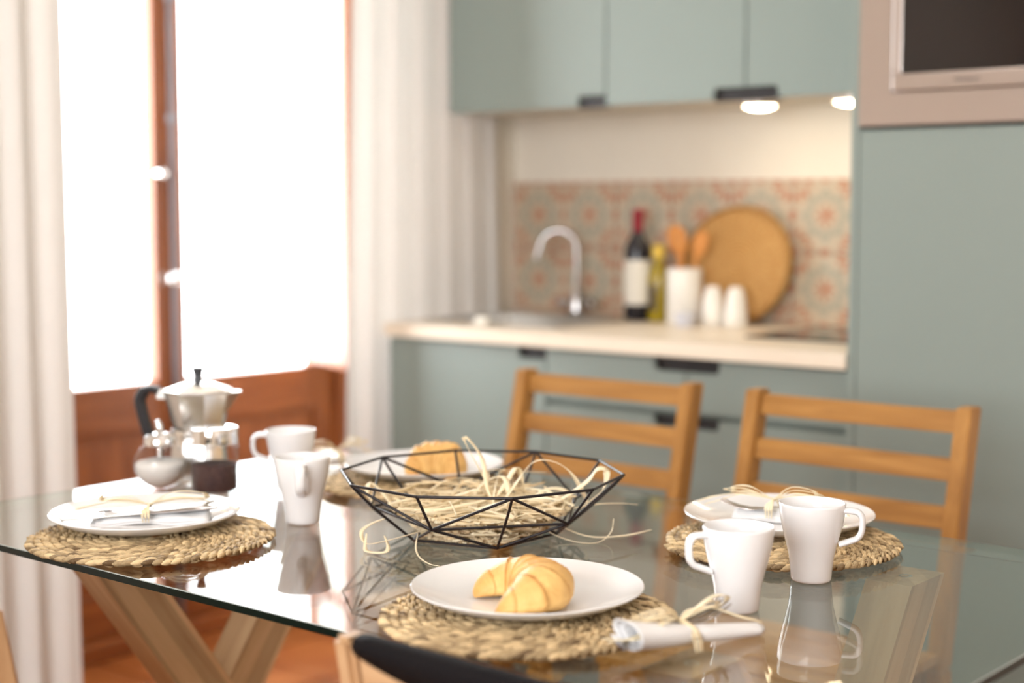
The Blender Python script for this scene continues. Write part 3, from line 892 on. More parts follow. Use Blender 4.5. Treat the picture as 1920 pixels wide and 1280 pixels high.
# ================================================================== CHAIRS
def tilt_box(mb, x0, x1, ya, za, yb, zb, d, bev=0.003):
    """post from (ya, za) up to (yb, zb), depth d in y"""
    vs = [(x, y + s * d / 2, z) for x in (x0, x1) for (y, z) in ((ya, za), (yb, zb)) for s in (-1, 1)]
    bm = bmesh.new()
    V = [bm.verts.new(v) for v in vs]
    for q in ((0, 1, 3, 2), (4, 6, 7, 5), (0, 4, 5, 1), (2, 3, 7, 6), (0, 2, 6, 4), (1, 5, 7, 3)):
        bm.faces.new([V[i] for i in q])
    bmesh.ops.recalc_face_normals(bm, faces=bm.faces)
    bmesh.ops.bevel(bm, geom=bm.edges[:], offset=bev, segments=2, affect='EDGES')
    mb.bm(bm)
    return mb


# local: x across, +y = towards the back of the chair, z up, origin on the floor under the backrest top
def slat_chair(name, loc, rz, label, group):
    e = empty(name, loc, rz, label, 'chair', group)
    w = 0.226
    yt, zt, ys, zs = 0.0, 0.862, -0.10, 0.44
    slope = (yt - ys) / (zt - zs)
    yat = lambda z: ys + (z - zs) * slope
    for s in (-1, 1):
        x0, x1 = sorted((s * w, s * (w - 0.030)))
        m = MB(); tilt_box(m, x0, x1, yat(zs), zs - 0.02, yt, zt, 0.044)
        p = m.build('back_post', 'chair_wood_Z', e)
        m = MB(); tilt_box(m, x0, x1, yat(zs) + 0.03, 0.0, yat(zs), zs - 0.0205, 0.044)
        m.build('leg', 'chair_wood_Z', e)
        m = MB().box(x0, x1, -0.50, -0.46, 0.0, 0.40, bev=0.003); m.build('leg', 'chair_wood_Z', e)
        m = MB().box(x0 + 0.004, x1 - 0.004, -0.459, yat(0.2) + 0.052, 0.16, 0.20, bev=0.003); m.build('side_stretcher', 'chair_wood_Y', e)
    for z1 in (0.854, 0.772, 0.690):
        z0 = z1 - 0.038
        m = MB(); tilt_box(m, -w + 0.0305, w - 0.0305, yat(z0), z0, yat(z1), z1, 0.019)
        m.build('back_rail', 'chair_wood_X', e)
    m = MB().box(-w + 0.001, w - 0.001, -0.49, -0.46, 0.4005, 0.436, bev=0.003); m.build('seat_rail', 'chair_wood_X', e)
    m = MB().box(-w + 0.031, w - 0.031, -0.12, -0.095, 0.385, 0.4235, bev=0.003); m.build('seat_rail', 'chair_wood_X', e)
    for k in range(5):
        y0 = -0.50 + k * 0.076
        MB().box(-w + 0.0005, w - 0.0005, y0, y0 + 0.069, 0.437, 0.455, bev=0.004).build('seat_slat', 'chair_wood_X', e)
    MB().box(-w + 0.031, w - 0.031, -0.075, -0.055, 0.15, 0.185, bev=0.003).build('back_stretcher', 'chair_wood_X', e)
    return e


GC = 'slatted wooden chairs on the kitchen side of the table'
slat_chair('dining_chair', (-1.309, 2.552, 0), 0.0, 'orange-brown slatted wooden chair in front of the tall green unit', GC)
slat_chair('dining_chair', (-1.881, 2.552, 0), 0.0, 'orange-brown slatted wooden chair behind the wire bowl', GC)


def near_chair(loc, rz, label):
    e = empty('upholstered_chair', loc, rz, label, 'chair', 'pale wooden chairs with black backs on the near side')
    w = 0.225; zt = 0.796
    for s in (-1, 1):
        x0, x1 = sorted((s * w, s * (w - 0.026)))
        m = MB(); tilt_box(m, x0, x1, 0.075, 0.40, 0.0, zt, 0.034, 0.006); m.build('back_post', 'pale_oak_Z', e)
        m = MB(); tilt_box(m, x0, x1, 0.030, 0.0, 0.0755, 0.3995, 0.034, 0.004); m.build('leg', 'pale_oak_Z', e)
        MB().box(x0, x1, 0.44, 0.475, 0.0, 0.40, bev=0.004).build('leg', 'pale_oak_Z', e)
    yat = lambda z: 0.075 - (z - 0.40) / (zt - 0.40) * 0.075
    # wooden back panel, its rear face towards the camera
    m = MB(); tilt_box(m, -w + 0.0265, w - 0.0265, yat(0.55), 0.55, yat(zt - 0.014), zt - 0.014, 0.018, 0.003); m.build('back_panel', 'pale_oak_X', e)
    # black leather roll folded over the top, sagging towards the middle
    m = MB(); vs = []; N = 24
    for i in range(N + 1):
        t = i / N; x = -w + 0.0268 + (2 * w - 0.0536) * t
        sag = 0.014 + 0.030 * math.sin(PI * t) ** 0.8
        yc = yat(zt)
        ring = [(-0.0125, zt - sag - 0.002), (-0.016, zt - 0.008), (-0.010, zt + 0.0005), (0.0, zt + 0.003), (0.010, zt + 0.0005), (0.016, zt - 0.010), (0.0125, zt - 0.09)]
        for (dy, z) in ring:
            vs.append((x, yat(z) + dy, z))
    fs = []
    for i in range(N):
        for k in range(6):
            q = i * 7 + k
            fs.append((q, q + 1, q + 8, q + 7))
    m.add(vs, fs)
    c = m.build('back_pad', 'black_leather', e, 60)
    md = c.modifiers.new('thick', 'SOLIDIFY'); md.thickness = 0.003; md.offset = -1
    MB().box(-w + 0.001, w - 0.001, 0.096, 0.48, 0.4005, 0.43, bev=0.006).build('seat_frame', 'pale_oak_X', e)
    MB().box(-w + 0.01, w - 0.01, 0.10, 0.475, 0.4305, 0.462, bev=0.012).build('seat_pad', 'black_leather', e, 60)
    return e


near_chair((-0.850, 1.022, 0), math.radians(-1), 'pale wooden chair with black padded back at the near table edge')
near_chair((-1.638, 0.850, 0), math.radians(0), 'pale wooden chair cut off by the left edge of the photo')

# ================================================================== TABLE SETTING
# ---- braided seagrass placemat: a spiral plait of separate leaf lobes
def lobe(mb, c, d, up, L, W, Hh, tone):
    side = d.cross(up)
    vs, fs = [], []
    ks = [(-0.5, 0.28), (-0.25, 0.85), (0.05, 1.0), (0.3, 0.78), (0.5, 0.22)]
    S = 6
    for t, w in ks:
        for k in range(S):
            a = 2 * PI * k / S
            vs.append(c + d * (t * L) + side * (math.cos(a) * W * w) + up * (math.sin(a) * Hh * w))
    for i in range(len(ks) - 1):
        for k in range(S):
            k2 = (k + 1) % S
            fs.append((i * S + k, i * S + k2, (i + 1) * S + k2, (i + 1) * S + k))
    fs.append(tuple(range(S))[::-1]); fs.append(tuple((len(ks) - 1) * S + k for k in range(S)))
    mb.add(vs, fs, tone)


def mat_mesh(R, seed):
    rnd = random.Random(seed)
    m = MB()
    pitch = 0.0108
    r = R - pitch / 2; a = 0.0; side = 1
    up = Vector((0, 0, 1))
    while r > 0.012:
        step = 0.0060
        a += step / r
        r -= pitch * (step / r) / (2 * PI)
        rad = Vector((math.cos(a), math.sin(a), 0)); tan = Vector((-math.sin(a), math.cos(a), 0))
        side = -side
        d = (tan * 0.86 - rad * (0.50 * side) + up * rnd.uniform(-0.12, 0.12)).normalized()
        c = rad * (r + side * pitch * 0.24 + rnd.uniform(-0.0006, 0.0006)) + up * (0.0062 + rnd.uniform(-0.0008, 0.0014) + (0.001 * side))
        upv = (up - d * d.dot(up)).normalized()
        tone = max(0, min(1, rnd.gauss(0.58, 0.27)))
        lobe(m, c, d, upv, 0.0205 * rnd.uniform(0.9, 1.2), 0.0027, 0.0042, tone)
        # a second, thinner blade of the same strand
        lobe(m, c + rad * (-side * 0.0026) + up * 0.0016, (d + rad * 0.12 * side).normalized(), upv, 0.017, 0.0016, 0.0024, max(0, min(1, tone + rnd.gauss(0.08, 0.18))))
    return m


MATR = 0.173
mat_me = [mat_mesh(MATR, 11).mesh('placemat', 'seagrass', 180)]
MZ = ZT + 0.0004
mats = {'F': (-1.073, 1.306, 0.3, 0.97), 'L': (-1.737, 1.300, 2.1, 1.0), 'R': (-1.052, 1.832, 4.0, 0.95), 'B': (-1.755, 1.832, 5.2, 0.90)}
ml = {'F': 'round braided seagrass placemat under the nearest plate, with the croissant', 'L': 'round braided seagrass placemat under the left plate, in front of the sugar pourer',
      'R': 'round braided seagrass placemat behind the two white mugs at right', 'B': 'round braided seagrass placemat behind the wire bowl'}
for k, (x, y, rz, ms_) in mats.items():
    o = link('placemat', mat_me[0], None, (x, y, MZ + 0.0001), (0, 0, rz))
    o.scale = (ms_, ms_, 1)
    tag(o, ml[k], 'placemat', 'round braided seagrass placemats')

# ---- plates
PR = 0.1345
pl_me = MB().lathe([(0, 0.0045), (0.075, 0.0045), (0.095, 0.0065), (0.115, 0.0120), (PR - 0.003, 0.0195), (PR - 0.0008, 0.0202), (PR, 0.0190), (PR - 0.0012, 0.0176),
                    (0.117, 0.0085), (0.097, 0.0022), (0.084, 0.0005), (0.078, 0.0), (0.074, 0.0008), (0, 0.0010)], 96).mesh('dinner_plate', 'porcelain', 60)
PZ = MZ + 0.0125
plates = {'F': (-1.104, 1.347), 'L': (-1.796, 1.330), 'R': (-1.098, 1.905), 'B': (-1.778, 1.892)}
plb = {'F': 'white round plate carrying the nearest croissant', 'L': 'white round plate carrying tied cutlery at the left',
       'R': 'white round plate behind the two mugs at right', 'B': 'white round plate carrying the croissant behind the wire bowl'}
for k, (x, y) in plates.items():
    tag(link('dinner_plate', pl_me, None, (x, y, PZ), (0, 0, 0)), plb[k], 'plate', 'white dinner plates')

# ---- mugs
MR, MH = 0.0415, 0.0985
outer = [(0.0, 0.0), (0.0225, 0.0), (0.0245, 0.0012), (0.0252, 0.004), (0.0263, 0.018), (0.0282, 0.032), (0.0315, 0.046), (0.0352, 0.060), (0.0384, 0.074), (0.0403, 0.086), (0.0413, 0.0955), (0.0414, 0.0975)]
inner = [(0.0402, 0.0985), (0.0392, 0.0975), (0.0378, 0.084), (0.0350, 0.070), (0.0315, 0.057), (0.0275, 0.043), (0.0245, 0.030), (0.0232, 0.016), (0.021, 0.008), (0.0, 0.007)]
mug_me = MB().lathe(outer + inner, 64).mesh('mug_body', 'porcelain', 60)
hp = []
def rsq(cx, cz, w, h, r, n=5):
    out = []
    for (sx_, sz_, a0) in ((1, 1, 0), (-1, 1, PI / 2), (-1, -1, PI), (1, -1, 3 * PI / 2)):
        for k in range(n):
            a = a0 + k * PI / 2 / (n - 1)
            out.append((cx + sx_ * (w / 2 - r) + r * math.cos(a), cz + sz_ * (h / 2 - r) + r * math.sin(a)))
    return out
hm = MB()
loop = spline([(0.0372, 0, 0.0900), (0.048, 0, 0.0905), (0.0565, 0, 0.0890), (0.0612, 0, 0.0825), (0.0618, 0, 0.072), (0.0602, 0, 0.0630), (0.0555, 0, 0.0565), (0.048, 0, 0.0530), (0.0345, 0, 0.0475)], 5)
hm.tube(loop, 0.0047, 12, flat=(0.85, 1.55, (0, 0, 1)))
mugh_me = hm.mesh('mug_handle', 'porcelain', 60)
GM = 'white tapered mugs'
cam_yaw = math.radians(39.92)
for (x, y, a, lab) in ((-0.922, 1.508, PI + cam_yaw + 0.30, 'white tapered mug with handle to the left, in front of the right-hand pair'),
                       (-0.927, 1.690, cam_yaw - 0.35, 'white tapered mug with handle to the right, in front of the right placemat'),
                       (-1.676, 1.522, cam_yaw - PI / 2 + 0.08, 'white tapered mug with its handle towards the viewer, right of the left plate'),
                       (-1.896, 1.697, PI + cam_yaw + 0.15, 'white tapered mug behind another mug, next to the coffee jar')):
    e = empty('coffee_mug', (x, y, ZT + 0.0004), a, lab, 'mug', GM)
    link('body', mug_me, e); link('handle', mugh_me, e)


# ---- croissants
def croissant_mesh(seed):
    rnd = random.Random(seed)
    N, S = 180, 32
    m = MB(); vs, fs, tn = [], [], []
    A = math.radians(124)
    segs = [-1.0, -0.78, -0.56, -0.32, -0.10, 0.14, 0.36, 0.58, 0.80, 1.0]
    amp = [0.05, 0.11, 0.13, 0.10, 0.06, 0.09, 0.13, 0.10, 0.05]
    for i in range(N + 1):
        t = -1 + 2 * i / N
        at = abs(t)
        th = A * t * (1 + 0.10 * t)
        rc = 0.039 + 0.004 * at - 0.003 * t
        c = Vector((math.cos(th) * rc, math.sin(th) * rc, 0))
        rdir = Vector((math.cos(th), math.sin(th), 0))
        base = 0.0295 * (1 - at ** 2.1) ** 0.66 + 0.0050 * (1 - at ** 8)
        for k in range(S):
            a = 2 * PI * k / S
            h = math.sin(a)
            ts = max(-0.999, min(0.999, t + 0.10 * math.cos(a) * (1 if t > 0 else -1) * (1 - at)))   # slanting wraps
            kk = max(q for q in range(len(segs) - 1) if segs[q] <= ts)
            q = (ts - segs[kk]) / (segs[kk + 1] - segs[kk])
            if ts < 0.02: q = 1 - q                      # q = 0 at the edge that faces the middle's outer wrap
            step = amp[kk] * (0.55 - q ** 0.55)
            rad = base * (1 + step)
            wob = 1 + 0.018 * math.sin(3 * a + 7 * t) + 0.012 * math.sin(31 * t + 2 * a)
            z = rad * wob * h * (1.0 if h > 0 else 0.60)
            p = c + rdir * (math.cos(a) * rad * wob)
            lift = 0.60 * 0.0300 + 0.0008 - 0.60 * max(0, 0.030 - rad) * 0.9
            vs.append((p.x, p.y, z + lift))
            crease = max(0, 1 - q * 5.0)
            tn.append(0.74 - 0.42 * crease - 0.16 * max(0, h) ** 3 * (0.4 + 0.6 * math.sin(9 * t + 1.3)) - 0.30 * max(0, at - 0.8) / 0.2 + rnd.uniform(-0.05, 0.05) + 0.10 * (h < 0.1))
    for i in range(N):
        for k in range(S):
            k2 = (k + 1) % S
            fs.append((i * S + k, i * S + k2, (i + 1) * S + k2, (i + 1) * S + k))
    fs.append(tuple(range(S))[::-1]); fs.append(tuple(N * S + k for k in range(S)))
    m.add(vs, fs); m.t = tn
    return m.mesh('croissant', 'pastry', 180)


cr_me = croissant_mesh(5)
CZ = PZ + 0.0048
o = link('croissant', cr_me, None, (-1.098, 1.300, CZ), (0, 0, cam_yaw + math.radians(8)))
o.scale = (1.06, 1.06, 0.95)
tag(o, 'golden croissant on the nearest plate', 'croissant', 'croissants on the plates')
o = link('croissant', cr_me, None, (-1.708, 1.836, CZ), (0, math.radians(0), cam_yaw + math.radians(60)))
o.scale = (0.80, 0.80, 1.12)
tag(o, 'golden croissant on the plate behind the wire bowl', 'croissant', 'croissants on the plates')

# ---- wire bowl (10 rim nodes, 5 middle nodes, 5 base nodes)
BC = Vector((-1.4232, 1.6328, ZT)); BTH = 15.0535 + PI
bowl = empty('wire_fruit_bowl', BC, 0, 'black geometric wire bowl filled with raffia in the middle of the table', 'bowl')
RR, HR, RM, HM, RB = 0.2023, 0.0883, 0.159, 0.0362, 0.108
nd = lambda r, h, k: Vector((r * math.cos(BTH + k * PI / 5), r * math.sin(BTH + k * PI / 5), h))
WR = 0.0020
def wires(name, pairs):
    m = MB()
    for p, q in pairs:
        m.tube([p, q], WR, 8)
        m.lathe([(0, -WR * 1.1), (WR * 1.05, -WR * 0.5), (WR * 1.05, WR * 0.5), (0, WR * 1.1)], 8, tuple(p))
    return m.build(name, 'wire', bowl, 60)
rim = [nd(RR, HR, k) for k in range(10)]
mid = {k: nd(RM, HM, k) for k in (1, 3, 5, 7, 9)}
bot = {k: nd(RB, WR + 0.0006, k) for k in (0, 2, 4, 6, 8)}
wires('rim_ring', [(rim[k], rim[(k + 1) % 10]) for k in range(10)])
wires('middle_ring', [(mid[k], mid[(k + 2) % 10]) for k in mid])
wires('base_ring', [(bot[k], bot[(k + 2) % 10]) for k in bot])
for k in range(10):
    if k % 2:
        wires('strut', [(rim[k], mid[k])])
        wires('strut', [(mid[k], bot[(k + 1) % 10])]); wires('strut', [(mid[k], bot[(k - 1) % 10])])
    else:
        wires('strut', [(rim[k], mid[(k + 1) % 10])]); wires('strut', [(rim[k], mid[(k - 1) % 10])])
        m = MB(); m.tube(bz(rim[k], rim[k].lerp(bot[k], 0.35) + Vector((0, 0, -0.004)) + (rim[k] - BC * 0).normalized() * 0.004, rim[k].lerp(bot[k], 0.7) + (rim[k]).normalized() * 0.006, bot[k], 8), WR, 8)
        m.build('strut', 'wire', bowl, 60)

# ---- raffia filling the bowl
rnd = random.Random(21)
m = MB()
def wall_r(z):
    if z < HM: return RB * 0.86 + (RM - RB) * z / HM * 0.9
    return RM * 0.90 + (RR - RM) * (z - HM) / (HR - HM) * 0.9
for i in range(520):
    z = 0.004 + 0.046 * rnd.random() ** 1.2
    R_ = wall_r(z) * 0.86
    a = rnd.uniform(0, 2 * PI); rr = R_ * math.sqrt(rnd.random()) * 0.95
    p = Vector((rr * math.cos(a), rr * math.sin(a), z))
    h = rnd.uniform(0, 2 * PI); cur = rnd.gauss(0, 5); pts = [p.copy()]
    zmx = rnd.uniform(0.026, 0.076); n_ = rnd.randint(14, 30); dz = rnd.gauss(0, 0.10)
    for k in range(n_):
        h += cur * 0.008; cur += rnd.gauss(0, 1.8)
        dz = dz * 0.92 + rnd.gauss(0, 0.06)
        p = p + Vector((math.cos(h), math.sin(h), dz)) * 0.0085
        p.z = max(0.0035, min(zmx, p.z))
        lim = wall_r(p.z) * 0.88
        rr = math.hypot(p.x, p.y)
        if rr > lim:
            p.x *= lim / rr; p.y *= lim / rr
            h = math.atan2(-p.y, -p.x) + rnd.uniform(-1.2, 1.2)
        pts.append(p.copy())
    m.ribbon(spline(pts, 2), rnd.uniform(0.0022, 0.0062), 0.0003, rnd.uniform(0.2, 1.0), rnd.uniform(-2, 2), a0=rnd.uniform(-0.6, 0.6))
# long loose loops that stand out of the bowl; u = to the right in the photo, v = away
uu = Vector((math.cos(cam_yaw), math.sin(cam_yaw), 0)); vv = Vector((-math.sin(cam_yaw), math.cos(cam_yaw), 0))
def L(*pp): return [uu * a + vv * b + Vector((0, 0, c)) for a, b, c in pp]
for P, w in ((L((0.02, 0.05, 0.04), (-0.005, 0.06, 0.085), (-0.026, 0.06, 0.125), (-0.020, 0.055, 0.128), (0.0, 0.05, 0.10), (0.008, 0.03, 0.06), (0.02, 0.0, 0.04)), 0.0045),
             (L((0.02, 0.0, 0.03), (0.05, 0.02, 0.07), (0.075, 0.02, 0.100), (0.105, 0.02, 0.100), (0.13, 0.02, 0.082), (0.15, 0.03, 0.045), (0.15, 0.03, 0.03)), 0.007),
             (L((0.05, -0.02, 0.03), (0.11, -0.01, 0.05), (0.15, 0.0, 0.075), (0.165, 0.0, 0.093), (0.178, 0.0, 0.090), (0.172, -0.01, 0.065), (0.14, -0.02, 0.04)), 0.007),
             (L((-0.13, -0.06, 0.035), (-0.15, -0.075, 0.03), (-0.162, -0.09, 0.022), (-0.155, -0.10, 0.008), (-0.13, -0.105, 0.012), (-0.09, -0.10, 0.022), (-0.06, -0.09, 0.03)), 0.004),
             (L((-0.155, -0.092, 0.020), (-0.156, -0.105, 0.004), (-0.150, -0.12, 0.0012), (-0.128, -0.125, 0.0014), (-0.124, -0.112, 0.006), (-0.130, -0.098, 0.018)), 0.004),
             (L((-0.085, -0.09, 0.02), (-0.086, -0.12, 0.008), (-0.080, -0.15, 0.0015), (-0.065, -0.19, 0.0012), (-0.05, -0.205, 0.0012)), 0.0018),
             (L((0.08, -0.04, 0.02), (0.11, -0.05, 0.006), (0.14, -0.065, 0.0012), (0.165, -0.06, 0.0012), (0.182, -0.045, 0.012), (0.186, -0.04, 0.03)), 0.0026),
             (L((0.10, -0.02, 0.02), (0.15, -0.03, 0.003), (0.20, -0.02, 0.0012), (0.245, 0.02, 0.0012)), 0.0022),
             (L((0.06, 0.02, 0.03), (0.09, 0.04, 0.055), (0.12, 0.04, 0.055), (0.13, 0.03, 0.035)), 0.006),
             (L((-0.15, 0.02, 0.03), (-0.165, 0.03, 0.055), (-0.16, 0.04, 0.066), (-0.14, 0.03, 0.05), (-0.12, 0.0, 0.03)), 0.005),
             (L((0.10, 0.0, 0.03), (0.16, 0.0, 0.042), (0.20, 0.02, 0.040), (0.225, 0.03, 0.036)), 0.005),
             (L((-0.09, 0.07, 0.04), (-0.05, 0.09, 0.062), (0.0, 0.08, 0.06), (0.03, 0.05, 0.035)), 0.006),
             (L((0.0, 0.0, 0.03), (0.03, 0.03, 0.06), (0.05, 0.06, 0.085), (0.06, 0.07, 0.06), (0.07, 0.06, 0.03)), 0.006),
             (L((-0.02, 0.04, 0.03), (0.0, 0.05, 0.062), (0.03, 0.04, 0.075), (0.04, 0.02, 0.055), (0.045, 0.0, 0.03)), 0.006)):
    m.ribbon(spline(P, 8), w * 1.45, 0.0004, rnd.uniform(0.6, 1.0), rnd.uniform(-0.8, 0.8))
tag(m.build('raffia_filling', 'raffia', None, 180, loc=BC), 'tangle of pale raffia strips filling the wire bowl', 'raffia', kind='stuff')


# ---- cutlery and napkins
def fork(loc, rot, label, scale=1.0):
    e = empty('table_fork', loc, 0, label, 'fork', 'steel forks'); e.rotation_euler = rot
    prof = lambda x: 0.004 * math.sin(x)
    m = MB()
    pts = [(-0.075, 0, 0.002), (-0.05, 0, 0.003), (-0.02, 0, 0.005), (0.01, 0, 0.006), (0.028, 0, 0.003), (0.040, 0, 0.002)]
    m.tube(spline(pts, 4), [0.0075 - 0.0035 * min(1, i / 8) + (0.0065 * max(0, (i - 13) / 7)) for i in range(21)], 12, flat=(0.22, 1.0, (0, 0, 1)))
    m.build('handle', 'cutlery_steel', e, 60)
    for k in range(4):
        y = (k - 1.5) * 0.0056
        MB().tube(spline([(0.036, y * 0.85, 0.002), (0.050, y, 0.0025), (0.068, y, 0.006), (0.086, y * 0.95, 0.013)], 4), [0.0022] * 9 + [0.0018, 0.0015, 0.0012, 0.0008], 8, flat=(0.6, 1.0, (0, 0, 1))).build('tine', 'cutlery_steel', e, 60)
    return e


def knife(loc, rot, label):
    e = empty('table_knife', loc, 0, label, 'knife'); e.rotation_euler = rot
    MB().tube([(0.0, 0, 0.003), (0.03, 0, 0.003), (0.07, 0, 0.003), (0.10, 0, 0.003)], [0.0065, 0.0075, 0.0085, 0.007], 12, flat=(0.42, 1.0, (0, 0, 1))).build('handle', 'cutlery_steel', e, 60)
    poly = [(0.0, -0.006), (-0.06, -0.009), (-0.10, -0.0095), (-0.116, -0.006), (-0.121, 0.001), (-0.118, 0.0065), (-0.10, 0.0085), (-0.05, 0.0085), (0.0, 0.006)]
    nn = len(poly)
    vs = [(x, y, 0.0022) for x, y in poly] + [(x, y, 0.0040) for x, y in poly]
    fs = [tuple(range(nn))[::-1], tuple(range(nn, 2 * nn))] + [(i, (i + 1) % nn, (i + 1) % nn + nn, i + nn) for i in range(nn)]
    MB().add(vs, fs).build('blade', 'sink_steel', e)
    return e


def bow(loc, rz, label, seed, s=1.0, hgt=0.012, span=0.016):
    """raffia band wound over a bundle lying along local x, with two loops and loose ends"""
    rnd = random.Random(seed)
    e = empty('raffia_bow', loc, rz, label, 'raffia bow', 'raffia bows tied round the cutlery')
    m = MB()
    for k in range(3):
        P = [(k * 0.004 - 0.004, -span, 0.001), (k * 0.004 - 0.005, -span * 0.8, hgt * 0.8), (0, 0, hgt + 0.0015 * k), (0.002, span * 0.8, hgt * 0.8), (0.003, span, 0.001)]
        m.ribbon(spline(P, 6), 0.004, 0.0004, rnd.uniform(0.4, 1), 0.2)
    m.build('band', 'raffia', e, 180)
    m = MB()
    for k in range(6):
        sg = 1 if k % 2 else -1
        ln = s * rnd.uniform(0.045, 0.062); wd = s * rnd.uniform(0.010, 0.018)
        P = [(0, 0, hgt + 0.002), (sg * ln * 0.5, -wd, hgt + 0.014 + 0.002 * k), (sg * ln, -wd * 0.4, hgt + 0.010 + 0.002 * k), (sg * ln, wd * 0.6, hgt + 0.008), (sg * ln * 0.5, wd, hgt + 0.006), (0, 0.001, hgt + 0.003)]
        m.ribbon(spline(P, 7), 0.0055, 0.0004, rnd.uniform(0.5, 1), rnd.uniform(-0.6, 0.6))
    m.build('loops', 'raffia', e, 180)
    m = MB()
    for k in range(4):
        sg = 1 if k % 2 else -1
        ln = s * rnd.uniform(0.07, 0.10)
        P = [(0, 0, hgt + 0.003), (sg * ln * 0.4, sg * 0.012 - 0.006, hgt + 0.010), (sg * ln * 0.8, rnd.uniform(-0.02, 0.02), hgt * 0.7 + 0.004), (sg * ln, rnd.uniform(-0.03, 0.03), max(0.004, hgt * 0.6))]
        m.ribbon(spline(P, 7), 0.0032, 0.0004, rnd.uniform(0.5, 1), rnd.uniform(-1, 1))
    m.build('loose_ends', 'raffia', e, 180)
    return e


def napkin_fold(loc, rz, label, lx, ly, hgt, seed):
    """napkin folded into a soft flat bundle with stacked layers"""
    rnd = random.Random(seed)
    e = empty('napkin', loc, rz, label, 'napkin', 'white cloth napkins')
    for k in range(3):
        n1, n2 = 20, 12
        vs, fs = [], []
        sh = k * 0.006; z0 = k * hgt / 3
        for i in range(n1 + 1):
            for j in range(n2 + 1):
                u, v = i / n1 * 2 - 1, j / n2 * 2 - 1
                taper = 1 - 0.20 * (u > 0) * u * u
                x = u * (lx / 2 - sh * 0.8) + 0.004 * k
                y = v * (ly / 2) * taper * (1 - 0.08 * k) * (0.62 + 0.38 * min(1, abs(u) * 1.3))
                bulge = (1 - v * v) * hgt / 3 * (0.6 + 0.5 * abs(u))
                vs.append((x, y, z0 * (0.35 + 0.65 * (1 - v * v)) + bulge + 0.0012 * math.sin(6 * u + 4 * v + k) + 0.0015))
        for i in range(n1):
            for j in range(n2):
                q = i * (n2 + 1) + j
                fs.append((q, q + 1, q + n2 + 2, q + n2 + 1))
        c = MB().add(vs, fs).build('fold', 'napkin_cloth', e, 180)
        md = c.modifiers.new('thick', 'SOLIDIFY'); md.thickness = 0.0018; md.offset = 1
    return e


def napkin_roll(loc, rz, label, length, r0, r1):
    """napkin rolled into a soft cone, its spiral edge open at the wide end"""
    e = empty('napkin', loc, rz, label, 'napkin', 'white cloth napkins')
    N, S = 36, 84
    vs, fs = [], []
    for i in range(N + 1):
        t = i / N
        r = r0 + (r1 - r0) * (t ** 0.62)
        pinch = 1 - 0.16 * math.exp(-((t - 0.46) / 0.07) ** 2) + 0.03 * math.sin(9 * t)
        for k in range(S + 1):
            w = k / S
            a = 2 * PI * 2.35 * w - 2.6
            rr = r * pinch * (0.50 + 0.50 * w) * (1 + 0.03 * math.sin(3 * a + 4 * t))
            x = -length / 2 + length * t - 0.020 * (1 - t) ** 2 * w * (0.6 + 0.4 * math.sin(a)) + 0.010 * t * (1 - w)
            vs.append((x, rr * math.cos(a) * 1.25, r * 0.76 + rr * math.sin(a) * 0.74))
    for i in range(N):
        for k in range(S):
            q = i * (S + 1) + k
            fs.append((q, q + 1, q + S + 2, q + S + 1))
    c = MB().add(vs, fs).build('roll', 'napkin_cloth', e, 180)
    md = c.modifiers.new('thick', 'SOLIDIFY'); md.thickness = 0.0011
    return e


# left plate: bundle runs along the photo's horizontal
lz = PZ + 0.0052
pa = cam_yaw + math.radians(4)
ul = Vector((math.cos(pa), math.sin(pa), 0)); vl = Vector((-math.sin(pa), math.cos(pa), 0))
cL = Vector((plates['L'][0], plates['L'][1], lz)) - vl * 0.008
napkin_fold(cL + ul * 0.010, pa, 'white napkin with tied cutlery on the left plate', 0.165, 0.060, 0.011, 1)
knife(cL + ul * 0.005 + vl * -0.014 + Vector((0, 0, 0.012)), (0, math.radians(-3.5), pa + 0.06), 'steel knife with broad blade lying over the left plate')
fork(cL + ul * 0.012 + vl * 0.004 + Vector((0, 0, 0.0145)), (0, 0, pa + 0.05), 'steel fork tied with raffia on the left plate')
bow(cL + ul * 0.006 + Vector((0, 0, 0.003)), pa, 'raffia bow round the cutlery on the left plate', 4, 1.3, 0.019, 0.028)
# right plate, half hidden by the mug
pa = cam_yaw + math.radians(-25)
ur = Vector((math.cos(pa), math.sin(pa), 0)); vr = Vector((-math.sin(pa), math.cos(pa), 0))
cR = Vector((plates['R'][0], plates['R'][1], lz)) + Vector((0.01, 0.005, 0))
napkin_fold(cR, pa + PI, 'white napkin on the right plate, half hidden by a mug', 0.15, 0.05, 0.016, 2)
fork(cR - ur * 0.005 - vr * 0.012 + Vector((0, 0, 0.016)), (0, 0, pa + PI + 0.12), 'steel fork pointing left on the right plate')
bow(cR - ur * 0.020 + Vector((0, 0, 0.006)), pa, 'raffia bow on the right plate behind the mug', 6, 1.15, 0.022, 0.024)
# in front, on the glass at the right of the nearest mat
A_, B_ = Vector((-0.896, 1.262, ZT)), Vector((-0.850, 1.428, ZT))
dF = B_ - A_; rF = math.atan2(dF.y, dF.x); mF = (A_ + B_) / 2
uF = dF.normalized(); vF = Vector((-uF.y, uF.x, 0))
nf = napkin_roll(mF + Vector((0, 0, 0.0072)), rF, 'white rolled napkin on the glass at the right of the nearest placemat', dF.length, 0.0225, 0.0085)
nf.rotation_euler = (0, math.radians(4.2), rF)
fork(Vector((-0.870, 1.378, ZT + 0.022)) - uF * 0.058 + vF * 0.008, (0.45, math.radians(-5), rF + 0.10), 'steel fork beside the rolled napkin in front of a mug')
bow(mF - uF * 0.012 + vF * 0.010 + Vector((0, 0, 0.002)), rF, 'raffia bow tied round the rolled napkin on the glass', 8, 1.0, 0.026, 0.030)
